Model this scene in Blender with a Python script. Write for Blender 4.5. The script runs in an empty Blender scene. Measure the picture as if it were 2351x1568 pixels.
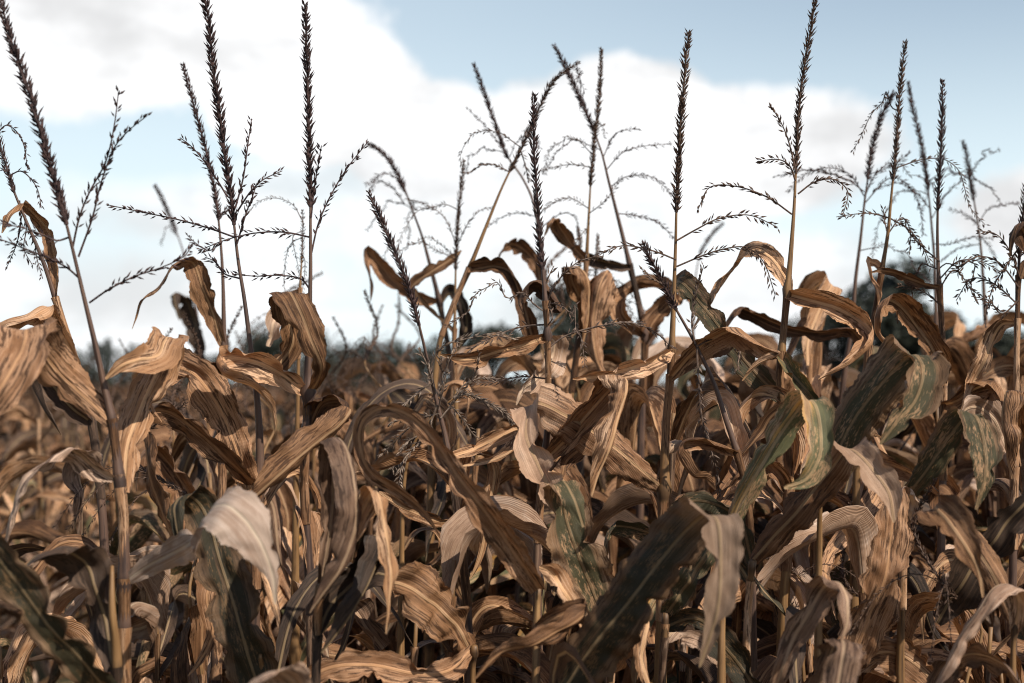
import bpy, math, random
import numpy as np
from mathutils import Vector, Matrix

random.seed(7)
rng = np.random.default_rng(7)
R = math.radians
SC = bpy.context.scene
COL = SC.collection

# ------------------------------------------------------------------ camera
CAM_H, PITCH, LENS = 2.02, R(1.60), 50.0
VW, VH = 2351.0, 1568.0                      # units the plants were measured in
FPX = VW * LENS / 36.0
cam_d = bpy.data.cameras.new('camera')
cam_d.lens = LENS
cam_d.sensor_width = 36.0
cam_d.clip_start = 0.05
cam_d.clip_end = 3000
cam_d.dof.use_dof = True
cam_d.dof.focus_distance = 2.2
cam_d.dof.aperture_fstop = 3.6
cam_d.dof.aperture_blades = 7
cam = bpy.data.objects.new('camera', cam_d)
cam.location = (0, 0, CAM_H)
cam.rotation_euler = (R(90) + PITCH, 0, 0)
COL.objects.link(cam)
SC.camera = cam

# ------------------------------------------------------------------ world + sun + exposure
SUN_EL, SUN_AZ = R(44), R(134)               # azimuth clockwise from +Y (view direction)
world = bpy.data.worlds.new('World')
SC.world = world
world.use_nodes = True
nt = world.node_tree
nt.nodes.clear()

class NB:
    """tiny node helper"""
    def __init__(self, tree):
        self.t = tree
    def n(self, typ, **kw):
        nd = self.t.nodes.new(typ)
        for k, v in kw.items():
            setattr(nd, k, v)
        return nd
    def put(self, sock, v):
        if isinstance(v, bpy.types.NodeSocket):
            self.t.links.new(v, sock)
        else:
            sock.default_value = v
    def math(self, op, a, b=0.0, c=0.0, clamp=False):
        nd = self.n('ShaderNodeMath', operation=op, use_clamp=clamp)
        self.put(nd.inputs[0], a)
        self.put(nd.inputs[1], b)
        self.put(nd.inputs[2], c)
        return nd.outputs[0]
    def rng(self, v, a, b, c=0.0, d=1.0, smooth=True):
        nd = self.n('ShaderNodeMapRange')
        nd.interpolation_type = 'SMOOTHSTEP' if smooth else 'LINEAR'
        self.put(nd.inputs['Value'], v)
        nd.inputs['From Min'].default_value = a
        nd.inputs['From Max'].default_value = b
        nd.inputs['To Min'].default_value = c
        nd.inputs['To Max'].default_value = d
        return nd.outputs[0]
    def mix(self, f, a, b, blend='MIX'):
        nd = self.n('ShaderNodeMix', data_type='RGBA', blend_type=blend)
        self.put(nd.inputs[0], f)
        self.put(nd.inputs[6], a)
        self.put(nd.inputs[7], b)
        return nd.outputs[2]
    def noise(self, vec, scale=5.0, detail=4.0, rough=0.5, dist=0.0):
        nd = self.n('ShaderNodeTexNoise')
        self.put(nd.inputs['Vector'], vec)
        nd.inputs['Scale'].default_value = scale
        nd.inputs['Detail'].default_value = detail
        nd.inputs['Roughness'].default_value = rough
        nd.inputs['Distortion'].default_value = dist
        return nd.outputs['Fac']
    def xyz(self, x, y, z=0.0):
        nd = self.n('ShaderNodeCombineXYZ')
        self.put(nd.inputs[0], x)
        self.put(nd.inputs[1], y)
        self.put(nd.inputs[2], z)
        return nd.outputs[0]

w = NB(nt)
WS = 0.10
sky = w.n('ShaderNodeTexSky', sky_type='NISHITA')
sky.sun_disc = False
sky.sun_elevation = SUN_EL
sky.sun_rotation = SUN_AZ
sky.air_density = 1.0
sky.dust_density = 0.7
sky.ozone_density = 1.0
tc = w.n('ShaderNodeTexCoord')
dirv = tc.outputs['Generated']
sp = w.n('ShaderNodeSeparateXYZ')
nt.links.new(dirv, sp.inputs[0])
az = w.math('DEGREES', w.math('ARCTAN2', sp.outputs[0], sp.outputs[1]))
el = w.math('DEGREES', w.math('ARCSINE', sp.outputs[2]))
nA = w.noise(dirv, 9.0, 9.0, 0.62)
nB = w.noise(w.xyz(az, el, 3.0), 0.16, 6.0, 0.6)
nC = w.noise(w.xyz(w.math('MULTIPLY', az, 0.45), el, 9.0), 0.22, 5.0, 0.55)
wob = w.math('ADD', w.math('MULTIPLY', w.math('SUBTRACT', nA, 0.5), 1.9),
             w.math('MULTIPLY', w.math('SUBTRACT', nB, 0.5), 0.9))
# cloud banks: azimuth, elevation, half widths (degrees), edge softness, strength
BANKS = [(-15.5, 13.4, 10.0, 3.4, 0.25, 1.0), (-7.8, 11.4, 5.0, 2.9, 0.2, 1.0), (-3.4, 9.6, 4.0, 2.6, 0.25, 0.95),
         (4.0, 9.8, 5.6, 3.0, 0.2, 1.0), (9.5, 9.2, 6.4, 2.7, 0.25, 1.0), (0.5, 6.0, 11.0, 3.6, 0.7, 0.9), (-8.5, 7.6, 4.5, 2.0, 1.0, 0.6),
         (21.0, 6.2, 5.0, 2.1, 0.5, 1.0), (-12.0, 6.6, 9.0, 1.8, 0.9, 0.8), (-14.0, 3.0, 14.0, 3.2, 0.9, 0.9),
         (8.0, 3.2, 14.0, 3.4, 0.9, 0.9),
         (62, 20, 20, 8, .6, .7), (-70, 24, 24, 8, .6, .7)]
mask = None
for a0, e0, ra, re, soft, st in BANKS:
    u = w.math('DIVIDE', w.math('SUBTRACT', az, a0), ra)
    v = w.math('DIVIDE', w.math('SUBTRACT', el, e0), re)
    r2 = w.math('ADD', w.math('MULTIPLY', u, u), w.math('MULTIPLY', v, v))
    m = w.rng(w.math('ADD', w.math('SUBTRACT', 1.0, r2), wob), -0.1, soft + 0.12, 0.0, st)
    mask = m if mask is None else w.math('MAXIMUM', mask, m)
shade = w.rng(w.math('ADD', nC, w.math('MULTIPLY', w.math('SUBTRACT', nA, 0.5), 0.5)), 0.32, 0.56, 0.74, 1.02)
cl = w.n('ShaderNodeVectorMath', operation='SCALE')
cl.inputs[0].default_value = (10.1, 10.15, 10.25)
nt.links.new(shade, cl.inputs['Scale'])
# thin pale veil towards the horizon
front = w.rng(w.math('ABSOLUTE', az), 35.0, 95.0, 1.0, 0.12)     # thin cloud on the view side; thinned out behind to cut ambient light
veil = w.math('MULTIPLY', w.rng(el, -2.0, 17.0, 0.95, 0.66), w.math('MULTIPLY', front, w.rng(el, 15.0, 40.0, 1.0, 0.12)))
clear = w.math('MULTIPLY', w.rng(az, -12.0, 22.0, 0.45, 1.0), w.rng(el, 6.0, 16.5))       # clearer blue, higher up and to the right
veil = w.math('MULTIPLY', veil, w.math('SUBTRACT', 1.0, w.math('MULTIPLY', clear, 0.60)))
base = w.mix(veil, sky.outputs[0], (8.5, 9.9, 10.4, 1))
skyc = w.mix(mask, base, cl.outputs[0])
bg = w.n('ShaderNodeBackground')
nt.links.new(skyc, bg.inputs['Color'])
bg.inputs['Strength'].default_value = WS
wo = w.n('ShaderNodeOutputWorld')
nt.links.new(bg.outputs[0], wo.inputs['Surface'])

sd = bpy.data.lights.new('sun', 'SUN')
sd.energy = 5.0
sd.angle = R(0.6)
sd.color = (1.0, 0.91, 0.80)
sun = bpy.data.objects.new('sun', sd)
sdir = Vector((math.sin(SUN_AZ) * math.cos(SUN_EL), math.cos(SUN_AZ) * math.cos(SUN_EL), math.sin(SUN_EL)))
sun.rotation_euler = sdir.to_track_quat('Z', 'Y').to_euler()
sun.location = sdir * 50
COL.objects.link(sun)

SC.view_settings.view_transform = 'Standard'
SC.view_settings.look = 'None'
SC.view_settings.exposure = 0.10
SC.view_settings.gamma = 1.0
SC.render.engine = 'CYCLES'
SC.cycles.use_denoising = True
SC.cycles.filter_width = 1.1
SC.cycles.max_bounces = 5
SC.cycles.diffuse_bounces = 3
SC.cycles.transparent_max_bounces = 4
SC.cycles.caustics_reflective = False
SC.cycles.caustics_refractive = False

# ------------------------------------------------------------------ helpers
cr = np.array([1, 0, 0.0])
cu = np.array([0, -math.sin(PITCH), math.cos(PITCH)])
cf = np.array([0, math.cos(PITCH), math.sin(PITCH)])
cpos = np.array([0, 0, CAM_H])

def at(x, y, d):
    return cpos + cr * ((x - VW / 2) / FPX * d) + cu * (-(y - VH / 2) / FPX * d) + cf * d

def mesh(name, verts, faces, mat, parent=None, uv=None, tone=None, smooth=True, uvname='UVMap', along=None):
    me = bpy.data.meshes.new(name)
    me.from_pydata([tuple(v) for v in verts], [], [tuple(int(i) for i in f) for f in faces])
    if uv is not None:
        ul = me.uv_layers.new(name=uvname)
        li = np.empty(len(me.loops), dtype=np.int32)
        me.loops.foreach_get('vertex_index', li)
        ul.data.foreach_set('uv', np.asarray(uv, dtype=np.float32)[li].ravel())
    if tone is not None:
        at_ = me.attributes.new('tone', 'FLOAT', 'POINT')
        at_.data.foreach_set('value', np.asarray(tone, dtype=np.float32))
    if along is None and uv is not None:
        along = np.asarray(uv)[:, 0] / max(0.6, 1e-6)
    if along is not None:
        at_ = me.attributes.new('along', 'FLOAT', 'POINT')
        at_.data.foreach_set('value', np.asarray(along, dtype=np.float32))
    if smooth:
        me.polygons.foreach_set('use_smooth', np.ones(len(me.polygons), dtype=bool))
    for m in (mat if isinstance(mat, (list, tuple)) else [mat]):
        me.materials.append(m)
    o = bpy.data.objects.new(name, me)
    COL.objects.link(o)
    if parent is not None:
        o.parent = parent
    return o

def tag(o, label, cat, group=None, kind=None):
    o['label'] = label
    o['category'] = cat
    if group:
        o['group'] = group
    if kind:
        o['kind'] = kind
    return o

def empty(name, loc):
    o = bpy.data.objects.new(name, None)
    o.location = loc
    o.empty_display_size = 0.1
    COL.objects.link(o)
    return o

def structure(o):
    o['kind'] = 'structure'
    return o

def catmull(P, n, cols=None):
    """centripetal-ish Catmull-Rom through rows of P (any number of columns); n samples"""
    P = np.asarray(P, float)
    d = np.linalg.norm(np.diff(P[:, :3], axis=0), axis=1)
    t = np.concatenate([[0], np.cumsum(np.sqrt(d) + 1e-6)])
    arc = np.concatenate([[0], np.cumsum(d)])
    s = np.linspace(0, arc[-1], n)
    tt = np.interp(s, arc, t)
    m = np.zeros_like(P)
    for i in range(len(P)):
        a, b = max(i - 1, 0), min(i + 1, len(P) - 1)
        m[i] = (P[b] - P[a]) / max(t[b] - t[a], 1e-9)
    k = np.clip(np.searchsorted(t, tt, side='right') - 1, 0, len(P) - 2)
    h = (t[k + 1] - t[k])[:, None]
    x = ((tt - t[k])[:, None]) / h
    return ((2 * x**3 - 3 * x**2 + 1) * P[k] + (x**3 - 2 * x**2 + x) * h * m[k]
            + (-2 * x**3 + 3 * x**2) * P[k + 1] + (x**3 - x**2) * h * m[k + 1])

def unit(v):
    return v / np.maximum(np.linalg.norm(v, axis=-1, keepdims=True), 1e-9)

def frames(P, w0, twist=None):
    """parallel transport of w0 along P, plus twist (radians)"""
    T = unit(np.gradient(P, axis=0))
    W = np.zeros_like(P)
    wv = w0 - T[0] * np.dot(w0, T[0])
    wv = wv / max(np.linalg.norm(wv), 1e-9)
    W[0] = wv
    for i in range(1, len(P)):
        a, b = T[i - 1], T[i]
        ax = np.cross(a, b)
        s = np.linalg.norm(ax)
        if s > 1e-7:
            ax = ax / s
            ang = math.atan2(s, np.dot(a, b))
            wv = wv * math.cos(ang) + np.cross(ax, wv) * math.sin(ang) + ax * np.dot(ax, wv) * (1 - math.cos(ang))
        wv = wv - b * np.dot(wv, b)
        wv = wv / max(np.linalg.norm(wv), 1e-9)
        W[i] = wv
    N = np.cross(T, W)
    if twist is not None:
        c, s = np.cos(twist)[:, None], np.sin(twist)[:, None]
        W, N = W * c + N * s, N * c - W * s
    return T, W, N

def frames_given(P, Wg):
    T = unit(np.gradient(P, axis=0))
    W = unit(Wg - T * np.sum(Wg * T, axis=1, keepdims=True))
    return T, W, np.cross(T, W)

def ribbon(P, w0, hw, twist=None, K=9, fold=0.25, curl=0.0, wave=0.35, wl=0.07, jag=0.05, rg=None, crease=0.03, crumple=0, tears=0):
    """a leaf blade: returns verts, faces, uv (metres along, metres across)"""
    rg = rg or rng
    n = len(P)
    T, W, N = frames(P, w0, twist) if np.ndim(w0) == 1 else frames_given(P, w0)
    s = np.concatenate([[0], np.cumsum(np.linalg.norm(np.diff(P, axis=0), axis=1))])
    v = np.linspace(-1, 1, K)
    ph = rg.uniform(0, 6.28, 6)
    edge = 1 + jag * (np.sin(s[:, None] * 95 + ph[0]) * 0.5 + np.sin(s[:, None] * 210 + ph[1]) * 0.5 + rg.normal(0, 0.5, (n, 1)) * 0.5)
    lop = np.where(v[None, :] < 0, 1 + 0.10 * np.sin(s[:, None] * 17 + ph[2]), 1 + 0.10 * np.sin(s[:, None] * 21 + ph[3]))
    across = v[None, :] * hw[:, None] * (1 + (edge - 1) * np.abs(v)[None, :] ** 3) * lop
    L = max(s[-1], 1e-6)
    fprof = fold * (1.0 - 0.65 * np.clip(s / L, 0, 1))
    wl1 = wl * (0.8 + 0.5 * rg.random())
    wv = (np.sin(s[:, None] * 6.283 / wl1 + ph[4] + np.sin(s[:, None] * 31 + ph[0]) * 1.2)
          * np.where(v < 0, 1.0, 0.8) * np.abs(v) ** 2.2
          + 0.7 * np.sin(s[:, None] * 6.283 / (wl1 * 1.7) + ph[5] + v[None, :] * 2.4) * np.abs(v) ** 1.4)
    up = (fprof[:, None] * np.abs(v)[None, :] + curl * v[None, :] ** 2) * hw[:, None] + wave * 0.32 * hw[:, None] * wv
    # shrivelled lengthwise creases
    up = up + crease * hw[:, None] * (np.sin(v[None, :] * 8 + ph[1] + 1.5 * np.sin(s[:, None] * 9 + ph[2]))
                                      + 0.6 * np.sin(v[None, :] * 15 + ph[3] + 1.2 * np.sin(s[:, None] * 14 + ph[0])))
    for _ in range(crumple):
        a_, b_ = rg.uniform(60, 300) * rg.choice([-1, 1]), rg.uniform(1.5, 7)
        up = up + hw[:, None] * (5.5 / (abs(a_) + 20)) * np.sin(a_ * s[:, None] + b_ * v[None, :] + rg.uniform(0, 6.28)) * (0.25 + 0.75 * np.abs(v)[None, :])
    for _ in range(tears):
        sk, wd, dp, sg = rg.uniform(0.15, 0.95) * L, rg.uniform(0.004, 0.014), rg.uniform(0.2, 0.75), rg.choice([-1, 1])
        notch = dp * np.exp(-np.abs((s[:, None] - sk) / wd) ** 1.3) * np.clip((v * sg - 0.25) / 0.75, 0, 1)[None, :]
        across = across * (1 - notch)
    V = P[:, None, :] + W[:, None, :] * across[:, :, None] + N[:, None, :] * up[:, :, None]
    uv = np.stack([np.repeat(s[:, None], K, 1), v[None, :] * hw[:, None] * 1.0], -1)
    idx = np.arange(n * K).reshape(n, K)
    F = np.stack([idx[:-1, :-1], idx[1:, :-1], idx[1:, 1:], idx[:-1, 1:]], -1).reshape(-1, 4)
    return V.reshape(-1, 3), F, uv.reshape(-1, 2)

def tube(P, rad, K=8):
    n = len(P)
    w0 = np.array([1.0, 0.02, 0.01])
    T, W, N = frames(P, w0)
    a = np.linspace(0, 2 * math.pi, K, endpoint=False)
    V = P[:, None, :] + (W[:, None, :] * np.cos(a)[None, :, None] + N[:, None, :] * np.sin(a)[None, :, None]) * rad[:, None, None]
    s = np.concatenate([[0], np.cumsum(np.linalg.norm(np.diff(P, axis=0), axis=1))])
    uv = np.stack([np.repeat(s[:, None], K, 1), np.repeat((a / 6.283 * 0.03)[None, :], n, 0)], -1)
    idx = np.arange(n * K).reshape(n, K)
    r = np.roll(idx, -1, axis=1)
    F = np.stack([idx[:-1], r[:-1], r[1:], idx[1:]], -1).reshape(-1, 4)
    faces = [tuple(f) for f in F] + [tuple(idx[0][::-1]), tuple(idx[-1])]
    return V.reshape(-1, 3), faces, uv.reshape(-1, 2)

def spikelets(P, step, per, ang, length, width, rg, tipfrac=0.55, flat=None, start=0.0, skip=0.0):
    """small pointed husks along the path P, leaning towards its end"""
    s = np.concatenate([[0], np.cumsum(np.linalg.norm(np.diff(P, axis=0), axis=1))])
    L = s[-1]
    pos = np.arange(start, L, step)
    if len(pos) < 1:
        return np.zeros((0, 3)), []
    T, W, N = frames(P, np.array([0.9, 0.1, 0.05]))
    V, F = [], []
    k = 0
    base_a = rg.uniform(0, 6.28)
    for i, p in enumerate(pos):
        for j in range(per):
            if rg.random() < skip:
                continue
            q = min(max(p + rg.uniform(-.4, .4) * step, 0), L)
            c = np.array([np.interp(q, s, P[:, a]) for a in range(3)])
            t = unit(np.array([np.interp(q, s, T[:, a]) for a in range(3)]))
            wv = unit(np.array([np.interp(q, s, W[:, a]) for a in range(3)]))
            nv = np.cross(t, wv)
            if flat is None:
                a = base_a + i * 2.4 + j * 6.283 / per + rg.uniform(-.35, .35)
            else:
                a = base_a + (j % 2) * math.pi + rg.uniform(-flat, flat)
            rad = wv * math.cos(a) + nv * math.sin(a)
            b = ang * rg.uniform(0.6, 1.45)
            d = unit(t * math.cos(b) + rad * math.sin(b))
            fr = q / L
            l = length * rg.uniform(0.75, 1.2) * (1.0 if fr < 0.75 else 1.0 - (fr - 0.75) * 4 * (1 - tipfrac))
            wd = width * rg.uniform(0.8, 1.25)
            e1 = unit(np.cross(d, rad + 0.01))
            e2 = np.cross(d, e1)
            c = c + rad * 0.0012
            m = c + d * l * 0.42
            V += [c, m + e1 * wd, m + e2 * wd * 0.75, m - e1 * wd, m - e2 * wd * 0.75, c + d * l]
            F += [(k, k + 2, k + 1), (k, k + 3, k + 2), (k, k + 4, k + 3), (k, k + 1, k + 4),
                  (k + 5, k + 1, k + 2), (k + 5, k + 2, k + 3), (k + 5, k + 3, k + 4), (k + 5, k + 4, k + 1)]
            k += 6
    return np.array(V).reshape(-1, 3), F

def join(parts):
    V, F, U, off = [], [], [], 0
    for p in parts:
        v, f = p[0], p[1]
        if len(v) == 0:
            continue
        V.append(v)
        F += [tuple(int(i) + off for i in q) for q in f]
        U.append(p[2] if len(p) > 2 and p[2] is not None else np.zeros((len(v), 2)))
        off += len(v)
    return np.concatenate(V), F, np.concatenate(U)

# ------------------------------------------------------------------ materials
def new_mat(name):
    m = bpy.data.materials.new(name)
    m.use_nodes = True
    m.node_tree.nodes.clear()
    return m, NB(m.node_tree)

def leaf_mat(name, dark, mid, pale, green=None, greenamt=0.0, fleck=(0.50, 0.30, 0.16), yellow=None, transl=0.15, speck=0.85, tip=None):
    m, b = new_mat(name)
    uvn = b.n('ShaderNodeUVMap', uv_map='UVMap')
    s = b.n('ShaderNodeSeparateXYZ')
    m.node_tree.links.new(uvn.outputs[0], s.inputs[0])
    u, v = s.outputs[0], s.outputs[1]
    oi = b.n('ShaderNodeObjectInfo')
    tn = b.n('ShaderNodeAttribute', attribute_name='tone')
    al = b.n('ShaderNodeAttribute', attribute_name='along').outputs['Fac']
    rnd = b.math('FRACT', b.math('ADD', oi.outputs['Random'], b.math('MULTIPLY', tn.outputs['Fac'], 7.31)))
    seed = b.math('MULTIPLY', rnd, 40.0)
    seed2 = b.math('ADD', seed, 17.0)
    # long fibres, blotches, short dashes
    fib = b.noise(b.xyz(b.math('MULTIPLY', u, 3.2), b.math('MULTIPLY', v, 640.0), seed), 1.0, 6.0, 0.66)
    fib2 = b.noise(b.xyz(b.math('MULTIPLY', u, 9.0), b.math('MULTIPLY', v, 1500.0), seed2), 1.0, 3.0, 0.6)
    blot = b.noise(b.xyz(b.math('MULTIPLY', u, 14.0), b.math('MULTIPLY', v, 48.0), seed2), 1.0, 5.0, 0.6, 0.6)
    dash = b.noise(b.xyz(b.math('MULTIPLY', u, 120.0), b.math('MULTIPLY', v, 760.0), seed), 1.0, 4.0, 0.65)
    patch = b.noise(b.xyz(b.math('MULTIPLY', u, 20.0), b.math('MULTIPLY', v, 40.0), seed), 1.0, 3.0, 0.6)
    t = b.math('ADD', b.math('MULTIPLY', fib, 0.48), b.math('MULTIPLY', blot, 0.82))
    t = b.math('ADD', t, b.math('MULTIPLY', b.math('SUBTRACT', rnd, 0.5), 0.22))
    c = b.mix(b.rng(t, 0.42, 0.64), (*dark, 1), (*mid, 1))
    c = b.mix(b.rng(t, 0.62, 0.86), c, (*pale, 1))
    c = b.mix(b.rng(fib2, 0.34, 0.66, 0.0, 0.62), c, b.mix(0.6, c, (*dark, 1)))
    c = b.mix(b.rng(fib, 0.56, 0.70, 0.0, 0.55), c, (*pale, 1))
    dk = b.noise(b.xyz(b.math('MULTIPLY', u, 34.0), b.math('MULTIPLY', v, 330.0), seed2), 1.0, 4.0, 0.62)
    dk = b.math('ADD', dk, b.math('MULTIPLY', b.math('SUBTRACT', blot, 0.5), 0.7))
    c = b.mix(b.math('MULTIPLY', b.rng(dk, 0.53, 0.61), speck), c, (dark[0] * 0.7, dark[1] * 0.65, dark[2] * 0.62, 1))
    # mould specks between the veins
    c = b.mix(b.math('MULTIPLY', b.rng(dash, 0.60, 0.70), speck), c, (dark[0] * 0.45, dark[1] * 0.45, dark[2] * 0.45, 1))
    if yellow:
        ys = b.noise(b.xyz(b.math('MULTIPLY', u, 7.0), b.math('MULTIPLY', v, 110.0), seed2), 1.0, 3.0, 0.55)
        c = b.mix(b.rng(ys, 0.48, 0.62, 0.0, 0.8), c, (*yellow, 1))
    av = b.math('ABSOLUTE', v)
    if green:
        gz = b.noise(b.xyz(b.math('MULTIPLY', u, 5.0), b.math('MULTIPLY', v, 38.0), seed), 1.0, 4.0, 0.55)
        gz = b.math('SUBTRACT', gz, b.math('MULTIPLY', b.rng(av, 0.010, 0.032), 0.36))
        gz = b.math('ADD', gz, b.math('MULTIPLY', b.math('SUBTRACT', fib, 0.5), 0.75))
        gm = b.rng(gz, 0.53 - greenamt * 0.30, 0.62 - greenamt * 0.30)
        gz = b.math('SUBTRACT', gz, b.rng(al, 0.36, 0.66, 0.0, 0.75))
        fl = b.rng(b.math('ADD', dash, b.math('MULTIPLY', b.math('SUBTRACT', patch, 0.5), 0.8)), 0.55, 0.66, 0.0, 0.85)
        gcol = b.mix(fib2, (green[0] * 0.65, green[1] * 0.65, green[2] * 0.65, 1), (*green, 1))
        gcol = b.mix(b.rng(fib, 0.52, 0.75, 0.0, 0.55), gcol, (green[0] * 1.5, green[1] * 1.2, green[2] * 0.95, 1))
        gcol = b.mix(fl, gcol, (*fleck, 1))
        c = b.mix(gm, c, gcol)
    if tip:                                      # bleached towards the dead end
        tb = b.math('ADD', al, b.math('MULTIPLY', b.math('SUBTRACT', fib, 0.5), 0.5))
        tc_ = b.mix(b.rng(blot, 0.35, 0.65), (tip[0] * 0.55, tip[1] * 0.5, tip[2] * 0.47, 1), (*tip, 1))
        c = b.mix(b.rng(tb, 0.42, 0.62, 0.0, 0.92), c, b.mix(b.rng(fib2, 0.38, 0.60, 0.0, 0.75), tc_, (tip[0] * 0.45, tip[1] * 0.4, tip[2] * 0.36, 1)))
    # pale midrib
    rib = b.rng(av, 0.0012, 0.0025, 0.70 if green else 0.85, 0.0)
    c = b.mix(rib, c, b.mix(0.72, c, (max(pale[0], 0.4) * 1.05, max(pale[1], 0.29) * 1.0, max(pale[2], 0.18) * 0.85, 1)))
    hs = b.math('ADD', 0.70, b.math('MULTIPLY', rnd, 0.55))
    vs = b.n('ShaderNodeVectorMath', operation='SCALE')
    m.node_tree.links.new(c, vs.inputs[0])
    m.node_tree.links.new(hs, vs.inputs['Scale'])
    col = vs.outputs[0]
    vein = b.n('ShaderNodeTexWave', wave_type='BANDS', bands_direction='Y')
    b.put(vein.inputs['Vector'], b.xyz(u, v, 0.0))
    vein.inputs['Scale'].default_value = 210.0
    vein.inputs['Distortion'].default_value = 0.6
    hgt = b.math('ADD', b.math('MULTIPLY', vein.outputs['Fac'], 0.35), b.math('ADD', b.math('MULTIPLY', fib, 0.7), b.math('MULTIPLY', blot, 1.0)))
    hgt = b.math('ADD', hgt, b.rng(av, 0.0010, 0.0030, 1.2, 0.0))
    bump = b.n('ShaderNodeBump')
    bump.inputs['Strength'].default_value = 0.55
    bump.inputs['Distance'].default_value = 0.0022
    b.put(bump.inputs['Height'], hgt)
    p = b.n('ShaderNodeBsdfPrincipled')
    b.put(p.inputs['Base Color'], col)
    p.inputs['Roughness'].default_value = 0.62
    p.inputs['Specular IOR Level'].default_value = 0.28
    b.put(p.inputs['Normal'], bump.outputs[0])
    tr = b.n('ShaderNodeBsdfTranslucent')
    tcol = b.mix(1.0, col, (1.0, 0.82, 0.60, 1), 'MULTIPLY')
    b.put(tr.inputs['Color'], tcol)
    b.put(tr.inputs['Normal'], bump.outputs[0])
    ms = b.n('ShaderNodeMixShader')
    ms.inputs[0].default_value = transl
    b.put(ms.inputs[1], p.outputs[0])
    b.put(ms.inputs[2], tr.outputs[0])
    o = b.n('ShaderNodeOutputMaterial')
    b.put(o.inputs['Surface'], ms.outputs[0])
    return m

LEAF = {
    'tan':   leaf_mat('dry_tan_leaf', (0.100, 0.045, 0.019), (0.420, 0.218, 0.103), (0.700, 0.460, 0.290)),
    'pale':  leaf_mat('bleached_leaf', (0.200, 0.108, 0.060), (0.470, 0.305, 0.200), (0.660, 0.510, 0.400), speck=0.35),
    'brown': leaf_mat('brown_leaf', (0.062, 0.029, 0.014), (0.245, 0.120, 0.055), (0.520, 0.305, 0.175)),
    'grey':  leaf_mat('weathered_leaf', (0.095, 0.053, 0.034), (0.330, 0.200, 0.126), (0.600, 0.430, 0.315)),
    'dark':  leaf_mat('dark_leaf', (0.036, 0.024, 0.017), (0.085, 0.052, 0.034), (0.170, 0.105, 0.068), transl=0.12),
    'green': leaf_mat('half_green_leaf', (0.120, 0.066, 0.034), (0.270, 0.160, 0.085), (0.420, 0.280, 0.175),
                      green=(0.092, 0.082, 0.042), greenamt=0.66, transl=0.2),
    'deep':  leaf_mat('dark_green_leaf', (0.085, 0.050, 0.026), (0.180, 0.105, 0.055), (0.300, 0.190, 0.110),
                      green=(0.047, 0.039, 0.020), greenamt=0.74, fleck=(0.22, 0.125, 0.055), transl=0.12),
    'bleached': leaf_mat('sun_bleached_leaf', (0.460, 0.310, 0.220), (0.720, 0.550, 0.430), (0.850, 0.720, 0.610), speck=0.15),
    'browntip': leaf_mat('brown_leaf_bleached_tip', (0.062, 0.029, 0.014), (0.205, 0.100, 0.047), (0.420, 0.245, 0.140), tip=(0.66, 0.455, 0.315)),
    'deeptip': leaf_mat('dark_green_leaf_dry_tip', (0.085, 0.046, 0.022), (0.180, 0.100, 0.050), (0.300, 0.190, 0.110),
                        green=(0.047, 0.039, 0.020), greenamt=0.74, fleck=(0.22, 0.125, 0.055), transl=0.12, tip=(0.43, 0.295, 0.200)),
    'yellow': leaf_mat('yellowing_leaf', (0.150, 0.080, 0.035), (0.380, 0.230, 0.120), (0.520, 0.370, 0.235),
                       green=(0.130, 0.130, 0.065), greenamt=0.45, yellow=(0.52, 0.27, 0.06)),
}

def stalk_mat(name, c0, c1, c2):
    m, b = new_mat(name)
    uvn = b.n('ShaderNodeUVMap', uv_map='UVMap')
    s = b.n('ShaderNodeSeparateXYZ')
    m.node_tree.links.new(uvn.outputs[0], s.inputs[0])
    oi = b.n('ShaderNodeObjectInfo')
    seed = b.math('MULTIPLY', oi.outputs['Random'], 31.0)
    f = b.noise(b.xyz(b.math('MULTIPLY', s.outputs[0], 8.0), b.math('MULTIPLY', s.outputs[1], 260.0), seed), 1.0, 5.0, 0.6)
    g = b.noise(b.xyz(b.math('MULTIPLY', s.outputs[0], 10.0), b.math('MULTIPLY', s.outputs[1], 60.0), seed), 1.0, 4.0, 0.6)
    t = b.math('ADD', b.math('MULTIPLY', f, 0.6), b.math('MULTIPLY', g, 0.5))
    c = b.mix(b.rng(t, 0.42, 0.56), (*c0, 1), (*c1, 1))
    c = b.mix(b.rng(t, 0.58, 0.74), c, (*c2, 1))
    nd = b.n('ShaderNodeAttribute', attribute_name='tone').outputs['Fac']
    c = b.mix(b.math('MULTIPLY', nd, 0.8), c, (0.030, 0.018, 0.014, 1))
    bump = b.n('ShaderNodeBump')
    bump.inputs['Strength'].default_value = 0.4
    bump.inputs['Distance'].default_value = 0.0015
    b.put(bump.inputs['Height'], f)
    p = b.n('ShaderNodeBsdfPrincipled')
    b.put(p.inputs['Base Color'], c)
    p.inputs['Roughness'].default_value = 0.5
    p.inputs['Specular IOR Level'].default_value = 0.35
    b.put(p.inputs['Normal'], bump.outputs[0])
    o = b.n('ShaderNodeOutputMaterial')
    b.put(o.inputs['Surface'], p.outputs[0])
    return m

STALK = stalk_mat('dry_stalk', (0.085, 0.046, 0.022), (0.235, 0.130, 0.054), (0.400, 0.235, 0.100))
STALK_G = stalk_mat('grey_stalk', (0.042, 0.027, 0.023), (0.115, 0.068, 0.048), (0.220, 0.138, 0.090))

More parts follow.
